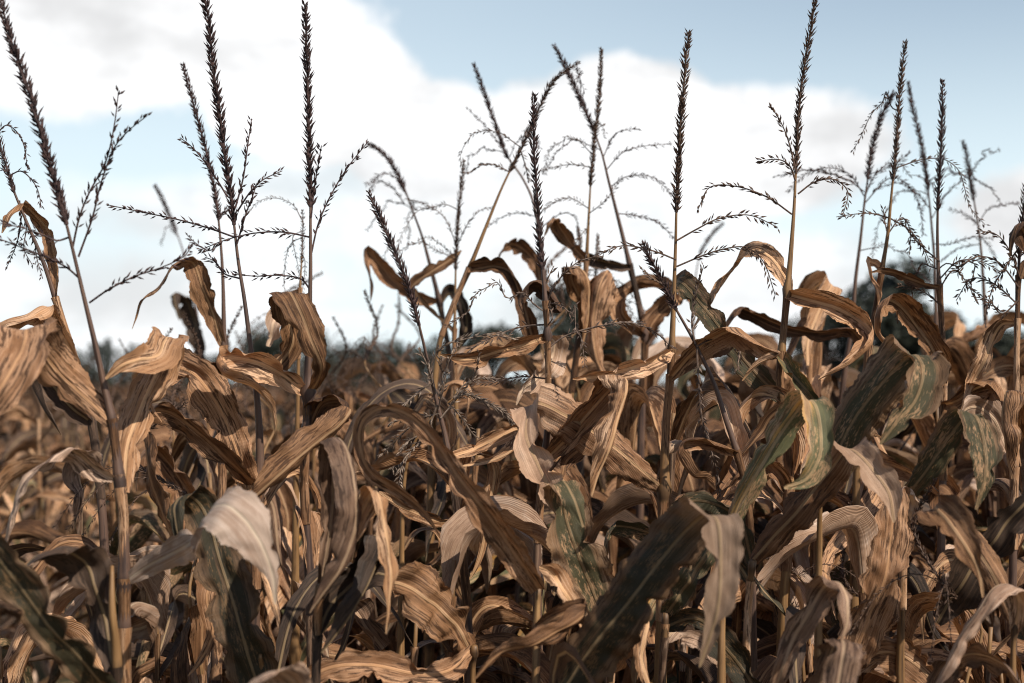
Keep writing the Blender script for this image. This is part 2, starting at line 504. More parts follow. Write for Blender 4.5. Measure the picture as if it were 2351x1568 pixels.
def tassel_mat(name, c0, c1):
    m, b = new_mat(name)
    tcn = b.n('ShaderNodeTexCoord')
    f = b.noise(tcn.outputs['Object'], 140.0, 3.0, 0.6)
    c = b.mix(b.rng(f, 0.35, 0.68), (*c0, 1), (*c1, 1))
    p = b.n('ShaderNodeBsdfPrincipled')
    b.put(p.inputs['Base Color'], c)
    p.inputs['Roughness'].default_value = 0.65
    p.inputs['Specular IOR Level'].default_value = 0.25
    tr = b.n('ShaderNodeBsdfTranslucent')
    b.put(tr.inputs['Color'], c)
    ms = b.n('ShaderNodeMixShader')
    ms.inputs[0].default_value = 0.12
    b.put(ms.inputs[1], p.outputs[0])
    b.put(ms.inputs[2], tr.outputs[0])
    o = b.n('ShaderNodeOutputMaterial')
    b.put(o.inputs['Surface'], ms.outputs[0])
    return m

TASSEL = {'dark': tassel_mat('purple_brown_husk', (0.032, 0.021, 0.021), (0.115, 0.070, 0.062)),
          'brown': tassel_mat('brown_husk', (0.055, 0.034, 0.024), (0.165, 0.100, 0.068)),
          'mid': tassel_mat('tan_husk', (0.085, 0.058, 0.045), (0.230, 0.160, 0.120)),
          'pale': tassel_mat('pale_husk', (0.120, 0.085, 0.062), (0.330, 0.250, 0.190))}

# ------------------------------------------------------------------ setting: ground
def build_ground():
    m, b = new_mat('field_soil')
    tcn = b.n('ShaderNodeTexCoord')
    f = b.noise(tcn.outputs['Object'], 3.0, 8.0, 0.65)
    g = b.noise(tcn.outputs['Object'], 0.08, 4.0, 0.6)
    c = b.mix(b.rng(f, 0.35, 0.7), (0.050, 0.034, 0.022, 1), (0.135, 0.095, 0.062, 1))
    c = b.mix(b.rng(g, 0.4, 0.65, 0.0, 0.5), c, (0.100, 0.085, 0.045, 1))
    bump = b.n('ShaderNodeBump')
    bump.inputs['Strength'].default_value = 0.8
    bump.inputs['Distance'].default_value = 0.05
    b.put(bump.inputs['Height'], f)
    p = b.n('ShaderNodeBsdfPrincipled')
    b.put(p.inputs['Base Color'], c)
    p.inputs['Roughness'].default_value = 0.95
    b.put(p.inputs['Normal'], bump.outputs[0])
    o = b.n('ShaderNodeOutputMaterial')
    b.put(o.inputs['Surface'], p.outputs[0])
    S = 1500
    structure(mesh('ground', [(-S, -S, 0), (S, -S, 0), (S, S, 0), (-S, S, 0)], [(0, 1, 2, 3)], m, smooth=False))
build_ground()

# ------------------------------------------------------------------ trees beyond the field
def tree_mats():
    m, b = new_mat('tree_leaves')
    tn = b.n('ShaderNodeAttribute', attribute_name='tone')
    c = b.mix(tn.outputs['Fac'], (0.012, 0.018, 0.014, 1), (0.040, 0.048, 0.030, 1))
    p = b.n('ShaderNodeBsdfPrincipled')
    b.put(p.inputs['Base Color'], c)
    p.inputs['Roughness'].default_value = 0.7
    o = b.n('ShaderNodeOutputMaterial')
    b.put(o.inputs['Surface'], p.outputs[0])
    m2, b = new_mat('tree_bark')
    tcn = b.n('ShaderNodeTexCoord')
    f = b.noise(tcn.outputs['Object'], 6.0, 6.0, 0.6)
    c = b.mix(f, (0.05, 0.035, 0.025, 1), (0.16, 0.12, 0.09, 1))
    p = b.n('ShaderNodeBsdfPrincipled')
    b.put(p.inputs['Base Color'], c)
    p.inputs['Roughness'].default_value = 0.9
    o = b.n('ShaderNodeOutputMaterial')
    b.put(o.inputs['Surface'], p.outputs[0])
    return m, m2
TREE_LEAF, TREE_BARK = tree_mats()

def tree(x, y_top, halfw, d, label, style='round', nl=7000):
    """x, y_top, halfw measured in the photograph's units; d metres away"""
    top = at(x, y_top, d)
    base = np.array([top[0], top[1], 0.0])
    H = top[2]
    hwm = halfw / FPX * d
    root = empty('field_tree', base)
    tag(root, label, 'tree', 'trees beyond the maize field')
    n = 10
    P = np.stack([np.sin(np.linspace(0, 2.2, n) + x) * 0.12 * hwm, np.cos(np.linspace(0, 2, n) + x) * 0.1 * hwm, np.linspace(0, H * 0.82, n)], 1)
    P[0, :2] = 0
    parts = [tube(P, np.linspace(0.03 * H + 0.05, 0.03, n), 8)]
    lobes = []
    nlobe = 18 if style == 'round' else 12
    for k in range(nlobe):
        if style == 'round':
            fz = rng.uniform(0.16, 0.93)
            rr = math.sqrt(max(0.05, 1 - ((fz - 0.5) / 0.56) ** 2)) * 0.78
        else:
            fz = 0.22 + 0.74 * k / (nlobe - 1)
            rr = (1 - fz) * 0.95
        a = rng.uniform(0, 6.28)
        q = rng.uniform(0.35, 1.0) * rr
        c = np.array([math.cos(a) * hwm * q, math.sin(a) * hwm * q, H * fz])
        rad = hwm * (rng.uniform(0.34, 0.58) if style == 'round' else 0.16 + 0.25 * (1 - fz))
        lobes.append((c, min(rad, (H - c[2]) * 1.05 + 0.5)))
        j = min(int(fz * 0.85 * n), n - 2)
        Q = np.linspace(P[j], c, 5)
        Q[:, 2] += np.sin(np.linspace(0, 3.14, 5)) * 0.04 * H
        parts.append(tube(Q, np.linspace(0.011 * H, 0.02, 5), 5))
    mesh('trunk', *join(parts)[:2], TREE_BARK, root)
    per = nl // len(lobes)
    V, F, tn = [], [], []
    for c, rad in lobes:
        d0 = unit(rng.normal(0, 1, (per, 3)))
        r = rad * rng.random((per, 1)) ** 0.45 * (1 + 0.25 * np.sin(d0[:, :1] * 7 + c[0] * 3) * np.cos(d0[:, 2:] * 6))
        p = c + d0 * r * np.array([1, 1, 0.8])
        a = unit(rng.normal(0, 1, (per, 3)))
        bb = unit(np.cross(a, rng.normal(0, 1, (per, 3))))
        sz = H * 0.026 * rng.uniform(0.6, 1.5, (per, 1))
        o = sum(len(x_) for x_ in V)
        V.append(np.stack([p - a * sz, p + bb * sz * 0.55, p + a * sz, p - bb * sz * 0.55], 1).reshape(-1, 3))
        F += [(o + 4 * i, o + 4 * i + 1, o + 4 * i + 2, o + 4 * i + 3) for i in range(per)]
        tn.append(np.repeat(rng.random(per) * 0.6 + rng.random() * 0.4, 4))
    mesh('crown', np.concatenate(V), F, TREE_LEAF, root, tone=np.concatenate(tn), smooth=False)

TREES = [
    (60, 800, 110, 76, 'low dark rounded tree on the horizon at the far left behind the leaning front stalks', 'round'),
    (205, 795, 80, 74, 'dark bushy tree on the left horizon between the two leaning stalks', 'round'),
    (248, 775, 20, 84, 'slender small tree poking above the left tree line', 'cone'),
    (340, 800, 110, 76, 'broad low dark tree behind the folded leaf at left', 'round'),
    (470, 812, 80, 95, 'dark tree behind the twin left tassel stalks', 'round'),
    (665, 758, 120, 76, 'rounded blue green tree behind the hanging pale leaf left of centre', 'round'),
    (820, 790, 110, 80, 'low wide dark tree left of the leaning bent tassel', 'round'),
    (960, 785, 110, 76, 'low dark tree seen behind the leaning tassel stalk', 'round'),
    (1130, 755, 100, 76, 'dark tree just left of the middle of the field edge', 'round'),
    (1335, 668, 135, 70, 'tall dark tree at the centre behind the tangle of leaves', 'round'),
    (1495, 770, 34, 84, 'narrow pointed tree right of the centre tree', 'cone'),
    (1700, 815, 90, 96, 'low dark shrubby tree behind the arching leaves right of centre', 'round'),
    (1890, 728, 130, 72, 'wide dark tree standing left of the tall right hand tree', 'round'),
    (2025, 606, 125, 68, 'tallest dark tree on the right with a lumpy crown', 'round'),
    (2140, 720, 100, 74, 'shorter dark tree right of the tallest tree', 'round'),
    (2310, 735, 110, 76, 'dark tree at the right edge behind thin tassel branches', 'round'),
]
for t_ in TREES:
    tree(*t_)

# ------------------------------------------------------------------ maize plants, part builders
def stalk_mesh(pts, r_top, r_bot, nodes, name, parent, mat, org, ex=0.8):
    """pts: world points from top to ground"""
    P = catmull(pts, 150)
    s = np.concatenate([[0], np.cumsum(np.linalg.norm(np.diff(P, axis=0), axis=1))])
    z = P[:, 2]
    f = np.clip(s / 0.75, 0, 1)
    rad = r_top + (r_bot - r_top) * f ** ex
    for nz in nodes:
        rad = rad + 0.0024 * np.exp(-((z - nz) / 0.010) ** 2) * (rad / r_bot + 0.25)
        # the wrapped sheath above a node is a little thicker, and ends in a lip
        above = (z - nz)
        rad = rad + np.where((above > 0) & (above < 0.16), 0.0016 * (1 - above / 0.16), 0) * (rad / r_bot)
    v, fc, uv = tube(P - org, rad, 10)
    ring = np.zeros(len(P))
    for nz in nodes:
        ring = np.maximum(ring, np.exp(-((z - nz + 0.004) / 0.007) ** 2))
    return mesh(name, v, fc, mat, parent, uv, tone=np.repeat(ring, 10))

def sheath_mesh(line, zt, length, r0, r1, parent, mat, org):
    """the wrapped base of a leaf round the stalk, open at its upper lip"""
    zz = np.linspace(zt - length, zt, 16)
    P = np.stack([np.interp(-zz, -line[:, 2], line[:, 0]), np.interp(-zz, -line[:, 2], line[:, 1]), zz], 1) - org
    t = np.linspace(0, 1, 16)
    rad = r0 * (1 - t) + r1 * t + 0.0012 + 0.0022 * t ** 6
    v, f, uv = tube(P, rad, 12)
    return mesh('leaf_sheath', v, f[:-2], mat, parent, uv * np.array([1.0, 1.6]))

def tassel_axis(P, rg, mat, parent, org, size=1.0, dens=1.0, name='tassel'):
    n = len(P)
    ax = tube(P - org, np.linspace(0.0028, 0.0010, n) * size, 6)
    sv, sf = spikelets(P - org, 0.0053 / dens, 5, 0.54, 0.0150 * size, 0.0017 * size, rg, 0.6, skip=0.10)
    v, f, _ = join([ax, (sv, sf)])
    return mesh(name, v, f, mat, parent, smooth=False)

def tassel_branch(P, rg, mat, parent, org, size=1.0):
    n = len(P)
    ax = tube(P - org, np.linspace(0.0015, 0.0007, n) * size, 5)
    L = np.linalg.norm(np.diff(P, axis=0), axis=1).sum()
    sv, sf = spikelets(P - org, 0.0066, 2, 0.58, 0.0126 * size, 0.0018 * size, rg, 0.8, flat=1.1, start=min(0.03, L * 0.15), skip=0.18)
    v, f, _ = join([ax, (sv, sf)])
    return mesh('tassel_branch', v, f, mat, parent, smooth=False)

def proc_leaf_curve(h0, az_, length, pitch0, tfold, droop, rg, n=22, side=0.0):
    """centre line of a withered leaf that rises from the stalk, buckles and hangs"""
    t = np.linspace(0, 1, n)
    k = rg.uniform(9, 22)
    pitch = pitch0 + (droop - pitch0) / (1 + np.exp(-k * (t - tfold)))
    pitch = pitch + 0.30 * np.sin(t * rg.uniform(6, 12) + rg.uniform(0, 6)) * t
    for _ in range(rg.integers(1, 4)):           # kinks where the dry blade has buckled
        tk, kk = rg.uniform(0.15, 0.9), rg.uniform(18, 50)
        pitch = pitch + rg.uniform(-.45, .45) * np.tanh((t - tk) * kk)
        side = side + rg.uniform(-.4, .4)
        az_k = rg.uniform(-.6, .6) * (1 + np.tanh((t - tk) * kk))
        az_ = az_ + az_k
    azv = az_ + side * t ** 1.5 + 0.35 * np.sin(t * rg.uniform(4, 9) + rg.uniform(0, 6)) * t
    d = np.stack([np.cos(pitch) * np.cos(azv), np.cos(pitch) * np.sin(azv), np.sin(pitch)], 1)
    P = np.cumsum(d, axis=0) * (length / n)
    P = P - P[0]
    P[:, 2] += h0
    a00 = float(np.ravel(az_)[0])
    w0 = np.array([-math.sin(a00), math.cos(a00), 0.0])
    return P, w0

def leaf_profile(n, hw, rg, tipcut=0.0):
    t = np.linspace(0, 1, n)
    p = hw * np.minimum(1, (t / 0.22 + 0.28)) * np.clip((1 - t) / 0.55, 0, 1) ** 0.75
    p = np.where(t < 0.45, hw * np.minimum(1, 0.30 + t / 0.24 * 0.7), p)
    return np.maximum(p, 0.0008)

def proc_leaf(h0, az_, rg, n=22, K=7, length=None, hw=None, fold=0.3):
    length = length or rg.uniform(0.45, 0.72)
    hw = hw or rg.uniform(0.013, 0.034)
    P, w0 = proc_leaf_curve(h0, az_, length, rg.uniform(0.6, 1.25), rg.uniform(0.22, 0.55), rg.uniform(-1.5, -0.55), rg, n, rg.uniform(-0.7, 0.7))
    tt = np.linspace(0, 1, n)
    tw = tt ** 1.4 * rg.uniform(-2.2, 2.2)
    for _ in range(2):
        tw = tw + rg.uniform(-.8, .8) * (1 + np.tanh((tt - rg.uniform(.15, .85)) * rg.uniform(8, 24)))
    return ribbon(P, w0, leaf_profile(n, hw, rg), tw, K=K, fold=fold, curl=rg.uniform(-0.2, 1.1), wave=rg.uniform(0.3, 0.75), rg=rg, crumple=3, tears=2)

KINDS_W = ['tan', 'tan', 'tan', 'brown', 'brown', 'grey', 'pale', 'dark', 'brown', 'green', 'yellow']
# ------------------------------------------------------------------ the front plants
# depth (m), stalk points from the tip down, how many of them carry the spike, husk colour, size, label
PL = {
 'A': (1.86, [(-6,-10),(22,90),(60,190),(88,275),(112,355),(137,440),(155,510),(172,585),(195,690),(215,780),(238,890),(256,970),(270,1080),(282,1180),(285,1320),(286,1480),(287,1590)], 7, 'dark', 1.2,
       'tall left-leaning maize plant with thick dark tassel reaching the upper left corner'),
 'B': (2.3, [(-8,290),(8,350),(24,400),(40,450),(62,505),(100,600),(128,690),(160,790),(185,872),(208,965),(222,1050),(232,1140),(240,1250),(246,1400),(250,1590)], 4, 'dark', 0.85,
       'leaning maize plant at left edge with drooping tassel threads above a curled leaf'),
 'C': (2.55, [(420,142),(438,205),(455,270),(470,330),(484,400),(494,450),(500,505),(506,570),(511,650),(514,780),(516,900),(513,1050),(508,1200),(500,1400),(496,1590)], 7, 'dark', 1.0,
       'maize plant with slim left-tilted tassel, a folded leaf hanging at its left'),
 'D': (2.12, [(468,-40),(482,60),(490,160),(504,270),(516,370),(528,450),(536,520),(546,600),(560,680),(574,780),(588,880),(596,980),(597,1090),(590,1250),(585,1420),(582,1590)], 7, 'dark', 1.15,
       'maize plant left of centre whose thick tassel crosses the top edge, with purplish side branches'),
 'E': (2.1, [(700,12),(703,110),(705,210),(707,310),(710,400),(712,470),(713,540),(714,620),(712,720),(709,850),(705,980),(698,1100),(705,1250),(716,1400),(720,1590)], 6, 'dark', 1.1,
       'upright maize plant left of centre with straight bristly tassel standing entirely inside the frame'),
 'F': (2.6, [(693,480),(693,540),(692,600),(690,660),(688,760),(684,900),(680,1100),(676,1590)], 3, 'brown', 0.6,
       'thin maize plant with short drooping threads, just left of the straight bristly tassel'),
 'G': (3.3, [(843,328),(868,342),(893,366),(912,398),(930,435),(950,490),(970,545),(985,600),(1008,690),(1026,780),(1040,880),(1050,1000),(1056,1200),(1060,1590)], 5, 'dark', 1.0,
       'blurred maize plant left of centre whose short thick tassel nods to the left'),
 'H': (2.12, [(846,440),(868,488),(888,535),(910,585),(930,635),(948,690),(962,745),(975,800),(988,860),(1004,930),(1022,1000),(1036,1080),(1050,1180),(1064,1290),(1074,1400),(1078,1590)], 7, 'dark', 1.05,
       'maize plant with bristly left-leaning tassel and tangled pale branches at its foot'),
 'I': (2.95, [(1066,368),(1058,440),(1052,500),(1048,560),(1046,620),(1044,720),(1043,800),(1046,900),(1050,1050),(1052,1590)], 5, 'brown', 0.75,
       'thin upright maize plant with narrow brown tassel right of the nodding tassel'),
 'J': (2.72, [(1326,148),(1292,168),(1262,200),(1238,248),(1216,300),(1194,345),(1170,392),(1148,440),(1112,530),(1076,620),(1045,690),(1014,770),(1000,860),(992,1000),(985,1590)], 7, 'brown', 0.95,
       'maize plant with long tan tassel arching up and right behind the upright central one'),
 'K': (3.15, [(1088,148),(1104,190),(1120,235),(1136,280),(1150,320),(1168,365),(1200,410),(1226,470),(1240,560),(1252,680),(1262,820),(1270,1000),(1275,1590)], 6, 'dark', 0.85,
       'blurred maize plant with forked dark tassel leaning left, above the middle of the field'),
 'L': (2.15, [(1228,202),(1225,280),(1227,360),(1232,430),(1236,500),(1241,570),(1246,620),(1251,680),(1256,760),(1259,860),(1257,980),(1246,1080),(1238,1180),(1233,1290),(1234,1420),(1236,1590)], 7, 'dark', 1.05,
       'upright maize plant at picture centre with sharp tassel above a lit folded leaf'),
 'M': (3.0, [(1274,103),(1296,145),(1316,190),(1334,232),(1352,275),(1368,315),(1382,355),(1398,420),(1424,520),(1450,625),(1468,700),(1482,780),(1476,900),(1470,1100),(1468,1590)], 6, 'dark', 0.95,
       'maize plant right of centre with curved dark left-leaning tassel crossing a straight one'),
 'N': (2.9, [(1381,113),(1378,180),(1373,245),(1366,310),(1360,370),(1355,430),(1351,510),(1346,610),(1340,700),(1326,800),(1312,900),(1296,1000),(1290,1100),(1285,1590)], 6, 'brown', 0.85,
       'slender maize plant with straight upright tassel crossed by the curved dark one'),
 'O': (2.2, [(1582,62),(1574,130),(1568,200),(1562,270),(1559,340),(1556,410),(1553,490),(1552,560),(1549,650),(1545,760),(1540,860),(1530,960),(1526,1060),(1524,1130),(1520,1200),(1518,1400),(1516,1590)], 7, 'brown', 1.1,
       'tall straight maize plant right of centre with three long arching tassel branches low down'),
 'P': (2.14, [(1476,560),(1492,596),(1512,630),(1532,668),(1556,715),(1588,770),(1618,830),(1644,890),(1664,955),(1684,1015),(1706,1090),(1720,1190),(1726,1320),(1728,1590)], 5, 'dark', 1.1,
       'short maize plant with dark tassel tilted left in front of the leaves right of centre'),
 'Q': (2.25, [(1872,-15),(1862,60),(1851,130),(1842,195),(1836,260),(1832,330),(1829,395),(1824,480),(1815,590),(1805,690),(1795,790),(1788,870),(1796,930),(1806,1010),(1812,1080),(1808,1250),(1800,1400),(1796,1590)], 7, 'brown', 1.0,
       'maize plant on the right with ochre stalk and tassel touching the top edge'),
 'R': (3.0, [(2053,212),(2036,245),(2020,285),(2008,325),(1998,370),(1992,412),(1984,460),(1974,550),(1962,650),(1955,750),(1940,850),(1925,1000),(1915,1200),(1910,1590)], 6, 'dark', 1.0,
       'blurred maize plant on the right with dark tassel curving over to the right'),
 'S': (2.42, [(2083,92),(2076,150),(2068,215),(2062,280),(2056,345),(2048,410),(2042,470),(2036,540),(2024,620),(2012,700),(1996,790),(1985,900),(1972,1010),(1965,1200),(1960,1590)], 6, 'brown', 0.95,
       'upright maize plant with slender brown tassel, tallest right of the tassel touching the top'),
 'T': (3.2, [(2088,188),(2094,240),(2104,290),(2114,340),(2123,390),(2131,440),(2140,520),(2147,600),(2150,720),(2152,900),(2156,1590)], 6, 'dark', 0.9,
       'blurred maize plant with narrow left-leaning tassel between two sharp upright ones at right'),
 'U': (2.35, [(2163,188),(2160,240),(2158,300),(2156,360),(2154,420),(2153,480),(2154,540),(2157,620),(2163,720),(2167,820),(2166,950),(2164,1100),(2160,1250),(2158,1590)], 6, 'dark', 0.95,
       'straight maize plant near right edge with evenly bristled sharp dark tassel'),
 'V': (3.3, [(2208,328),(2218,370),(2228,415),(2238,460),(2247,510),(2254,580),(2260,700),(2266,850),(2270,1590)], 4, 'dark', 0.85,
       'rightmost blurred maize plant with short thin left-leaning tassel'),
 'W': (2.25, [(2356,400),(2352,460),(2348,530),(2344,600),(2340,670),(2336,740),(2332,850),(2328,1000),(2326,1200),(2324,1590)], 4, 'dark', 1.0,
       'maize plant cut by the right edge with many thin spreading tassel branches'),
 'X': (4.2, [(355,425),(372,458),(388,495),(404,532),(420,575),(440,650),(455,740),(465,860),(470,1100),(472,1590)], 4, 'dark', 1.0,
       'strongly blurred maize plant with stubby left-leaning tassel in the gap at left'),
 'Y': (4.4, [(1662,512),(1642,530),(1622,555),(1605,588),(1596,640),(1592,740),(1590,900),(1590,1590)], 4, 'dark', 0.9,
       'strongly blurred maize plant with nodding tassel half hidden behind a brown tassel branch'),
 'Z': (2.3, [(1186,985),(1160,950),(1120,925),(1075,905),(1040,915),(1000,950),(960,1000),(935,1060),(925,1150),(922,1300),(920,1590)], 5, 'pale', 0.9,
       'small maize plant with bleached tassel bowed down right among central leaves'),
 'a': (1.72, [(255,1300),(262,1400),(268,1590)], 0, None, 1,
       'near maize plant with broad dark green leaf crossing the bottom left corner'),
 'b': (1.9, [(600,1500),(602,1600)], 0, None, 1,
       'low maize plant with upright dark green speckled leaf at lower left'),
 'c': (1.8, [(735,1340),(728,1440),(724,1590)], 0, None, 1,
       'maize plant with two long greyish leaves hanging side by side left of centre'),
 'd': (2.0, [(1090,1480),(1085,1600)], 0, None, 1,
       'low maize plant with broad lit tan leaf showing its midrib at lower centre'),
 'e': (1.85, [(1236,1350),(1232,1450),(1230,1590)], 0, None, 1,
       'maize plant with long dark green leaf running diagonally to its base at lower centre'),
 'f': (1.8, [(1275,1590),(1272,1640)], 0, None, 1,
       'near maize plant with huge dark green leaf rising right to a hanging grey tip'),
 'g': (1.98, [(1405,1470),(1400,1600)], 0, None, 1,
       'maize plant with speckled brown-green upright leaf behind the huge dark green leaf'),
 'h': (2.02, [(1528,1405),(1524,1480),(1520,1590)], 0, None, 1,
       'maize plant with short orange-flecked green leaf under the hanging grey tip'),
 'i': (2.0, [(1725,1285),(1718,1400),(1712,1590)], 0, None, 1,
       'maize plant with brown leaf sweeping up right to a bleached drooping tip'),
 'j': (2.02, [(1880,1110),(1884,1250),(1880,1400),(1878,1590)], 0, None, 1,
       'maize plant with broad tan-flecked green leaf folded over, highest green leaf at right'),
 'k': (1.95, [(1665,1230),(1660,1400),(1655,1590)], 0, None, 1,
       'maize plant with narrow yellowing leaf arching over right of centre'),
 'l': (2.0, [(1945,1510),(1940,1590)], 0, None, 1,
       'maize plant with wide mottled brown leaf standing upright at lower right'),
 'm': (2.05, [(2075,1140),(2070,1300),(2068,1590)], 0, None, 1,
       'maize plant near right edge with dark streaked leaf rising right to a hanging brown tip'),
 'n': (1.85, [(2330,1420),(2325,1590)], 0, None, 1,
       'near maize plant at right edge with nearly black leaf and twisted tan leaf'),
 'o': (1.8, [(1770,1590),(1768,1640)], 0, None, 1,
       'low maize plant with single tan leaf arching over in the lower right foreground'),
 'p': (1.55, [(720,1640),(720,1700)], 0, None, 1,
       'nearest maize plant, a pale blurred leaf at the bottom edge left of centre'),
 'q': (1.75, [(1870,1620),(1868,1680)], 0, None, 1,
       'low near maize plant with ridged tan leaf folded over at the bottom, right of centre'),
 'r': (1.85, [(2140,1590),(2140,1650)], 0, None, 1,
       'low near maize plant with grey curled leaf in the bottom right corner'),
}

# side branches of the tassels
BR = {
 'A': [[(166,572),(182,500),(205,442),(243,370),(262,290),(272,212)], [(180,590),(212,500),(232,420),(262,340),(295,300),(337,266)],
       [(158,545),(130,552),(100,540),(60,525),(0,512)], [(184,640),(150,612),(100,588),(50,568),(-10,545)], [(205,695),(250,664),(310,634),(370,614),(420,590),(440,566)]],
 'B': [[(10,360),(-8,320),(12,288),(38,302),(55,335),(63,390)], [(24,402),(48,393),(72,412),(88,440),(95,478)], [(45,460),(48,510),(38,560),(15,615)],
       [(60,505),(78,545),(84,590),(98,640)], [(30,420),(10,390),(-20,380)], [(44,470),(60,520),(55,570),(75,610)]],
 'C': [[(500,505),(512,490),(528,478)], [(505,560),(480,575),(452,560),(430,540)]],
 'D': [[(522,452),(490,400),(462,362),(438,335),(413,316)], [(540,478),(558,410),(568,340),(577,276)], [(545,485),(575,440),(605,412),(648,392)],
       [(540,545),(480,524),(400,502),(330,488),(246,470)], [(544,560),(565,490),(580,450),(590,420)], [(552,640),(515,628),(492,600),(470,590)]],
 'E': [[(714,585),(732,510),(764,440),(800,382),(846,324)], [(714,500),(722,430),(738,334)], [(713,545),(650,533),(580,536),(515,552),(455,576)],
       [(714,668),(690,640),(640,632),(590,634),(540,630)]],
 'F': [[(693,505),(672,470),(635,455),(595,462),(560,500)], [(693,545),(668,560),(655,600),(652,662)], [(692,530),(672,545),(680,590),(690,640)], [(692,580),(700,600),(698,640),(690,690)]],
 'G': [[(930,470),(900,430),(865,415),(838,425)], [(940,460),(905,405),(870,402),(850,440)]],
 'H': [[(984,850),(1010,800),(1060,780),(1130,770),(1190,780)], [(992,880),(960,900),(925,930),(890,945)], [(1004,930),(980,990),(950,1030),(925,1060),(915,1120)],
       [(1000,905),(985,850),(970,815),(960,800)], [(1012,960),(1060,900),(1090,860),(1100,810)], [(1006,940),(1020,880),(1030,830),(1050,800)],
       [(1008,950),(970,960),(920,1000),(870,1050)]],
 'I': [[(1048,570),(1070,520),(1100,485),(1130,475)], [(1046,590),(1010,560),(985,545),(960,550)], [(1047,560),(1020,500),(980,470),(930,455)]],
 'J': [[(1170,395),(1140,380),(1110,378),(1078,395)], [(1195,345),(1206,380),(1215,420)]],
 'K': [[(1166,360),(1135,315),(1105,280),(1072,248)], [(1240,500),(1200,490),(1160,495),(1120,520)], [(1245,520),(1290,490),(1320,500),(1335,560)]],
 'L': [[(1251,700),(1285,640),(1330,600),(1380,588)], [(1250,660),(1262,630),(1272,610)], [(1256,745),(1200,750),(1140,770),(1085,800),(1055,830)], [(1259,870),(1200,865),(1140,875),(1085,880)],
       [(1258,800),(1300,770),(1370,750),(1440,740),(1500,760),(1545,800)]],
 'M': [[(1385,360),(1410,310),(1440,298),(1470,296)], [(1392,390),(1430,350),(1480,335),(1540,330)], [(1415,490),(1460,495),(1510,510),(1545,545)], [(1400,430),(1440,405),(1500,408),(1545,450)]],
 'N': [[(1360,385),(1320,378),(1280,382),(1240,395)], [(1354,480),(1310,455),(1270,465),(1240,490)], [(1353,490),(1390,460),(1420,420)], [(1352,520),(1330,545),(1310,580)]],
 'O': [[(1554,552),(1600,526),(1650,502),(1720,494),(1786,522)], [(1553,612),(1610,588),(1660,572),(1712,568),(1752,600),(1780,678)], [(1552,596),(1500,576),(1440,564),(1400,572),(1366,592)]],
 'P': [[(1596,790),(1588,740),(1594,690),(1604,650),(1616,608)], [(1600,800),(1604,880),(1612,960),(1632,1030),(1648,1090),(1652,1135)], [(1530,660),(1500,640),(1476,622)], [(1600,795),(1640,778),(1690,790),(1695,850)]],
 'Q': [[(1829,400),(1812,330),(1795,285),(1770,244)], [(1826,415),(1812,380),(1785,366),(1738,371)], [(1818,492),(1760,452),(1690,428),(1630,430),(1602,482)], [(1832,445),(1870,418),(1915,412),(1946,440),(1935,495)]],
 'R': [[(1984,450),(1950,400),(1900,385),(1850,400),(1810,440)], [(1984,455),(2010,400),(2050,380),(2090,350)], [(1982,470),(2040,410),(2080,420),(2110,470),(2120,540)], [(1984,440),(1940,410),(1860,390),(1780,405)]],
 'S': [[(2040,500),(2000,490),(1960,492),(1920,498)], [(2036,530),(2030,500),(2028,480)], [(2042,500),(2090,530),(2120,570),(2140,615)], [(2036,540),(2070,500),(2090,530),(2088,580)]],
 'T': [[(2136,480),(2100,440),(2060,420),(2020,430)], [(2142,560),(2180,560),(2230,545),(2280,548)], [(2140,500),(2170,450),(2200,420),(2240,385)]],
 'U': [[(2158,640),(2200,600),(2250,600),(2300,625)], [(2160,700),(2120,670),(2090,660),(2062,655)], [(2157,600),(2110,560),(2085,530),(2070,510)], [(2158,660),(2190,620),(2220,650),(2240,690)]],
 'V': [[(2248,510),(2270,480),(2310,470),(2340,465)], [(2250,520),(2210,490),(2180,480)], [(2252,560),(2200,570),(2160,600)], [(2250,540),(2280,580),(2290,640)]],
 'W': [[(2340,660),(2290,600),(2240,590),(2200,620)], [(2338,700),(2280,650),(2230,640),(2195,690)], [(2338,690),(2300,720),(2270,690),(2230,680)], [(2346,560),(2310,610),(2280,660),(2262,720)], [(2342,640),(2320,580),(2290,540),(2250,530)]],
 'X': [[(410,545),(385,520),(370,560)]],
 'Z': [[(1040,915),(1070,880),(1110,868),(1150,870)], [(1030,925),(1060,960),(1090,1000),(1120,1010)], [(1000,950),(1010,900),(1015,860),(1008,820)], [(980,980),(940,960),(890,975)], [(960,1000),(930,1020),(900,1080)]],
}

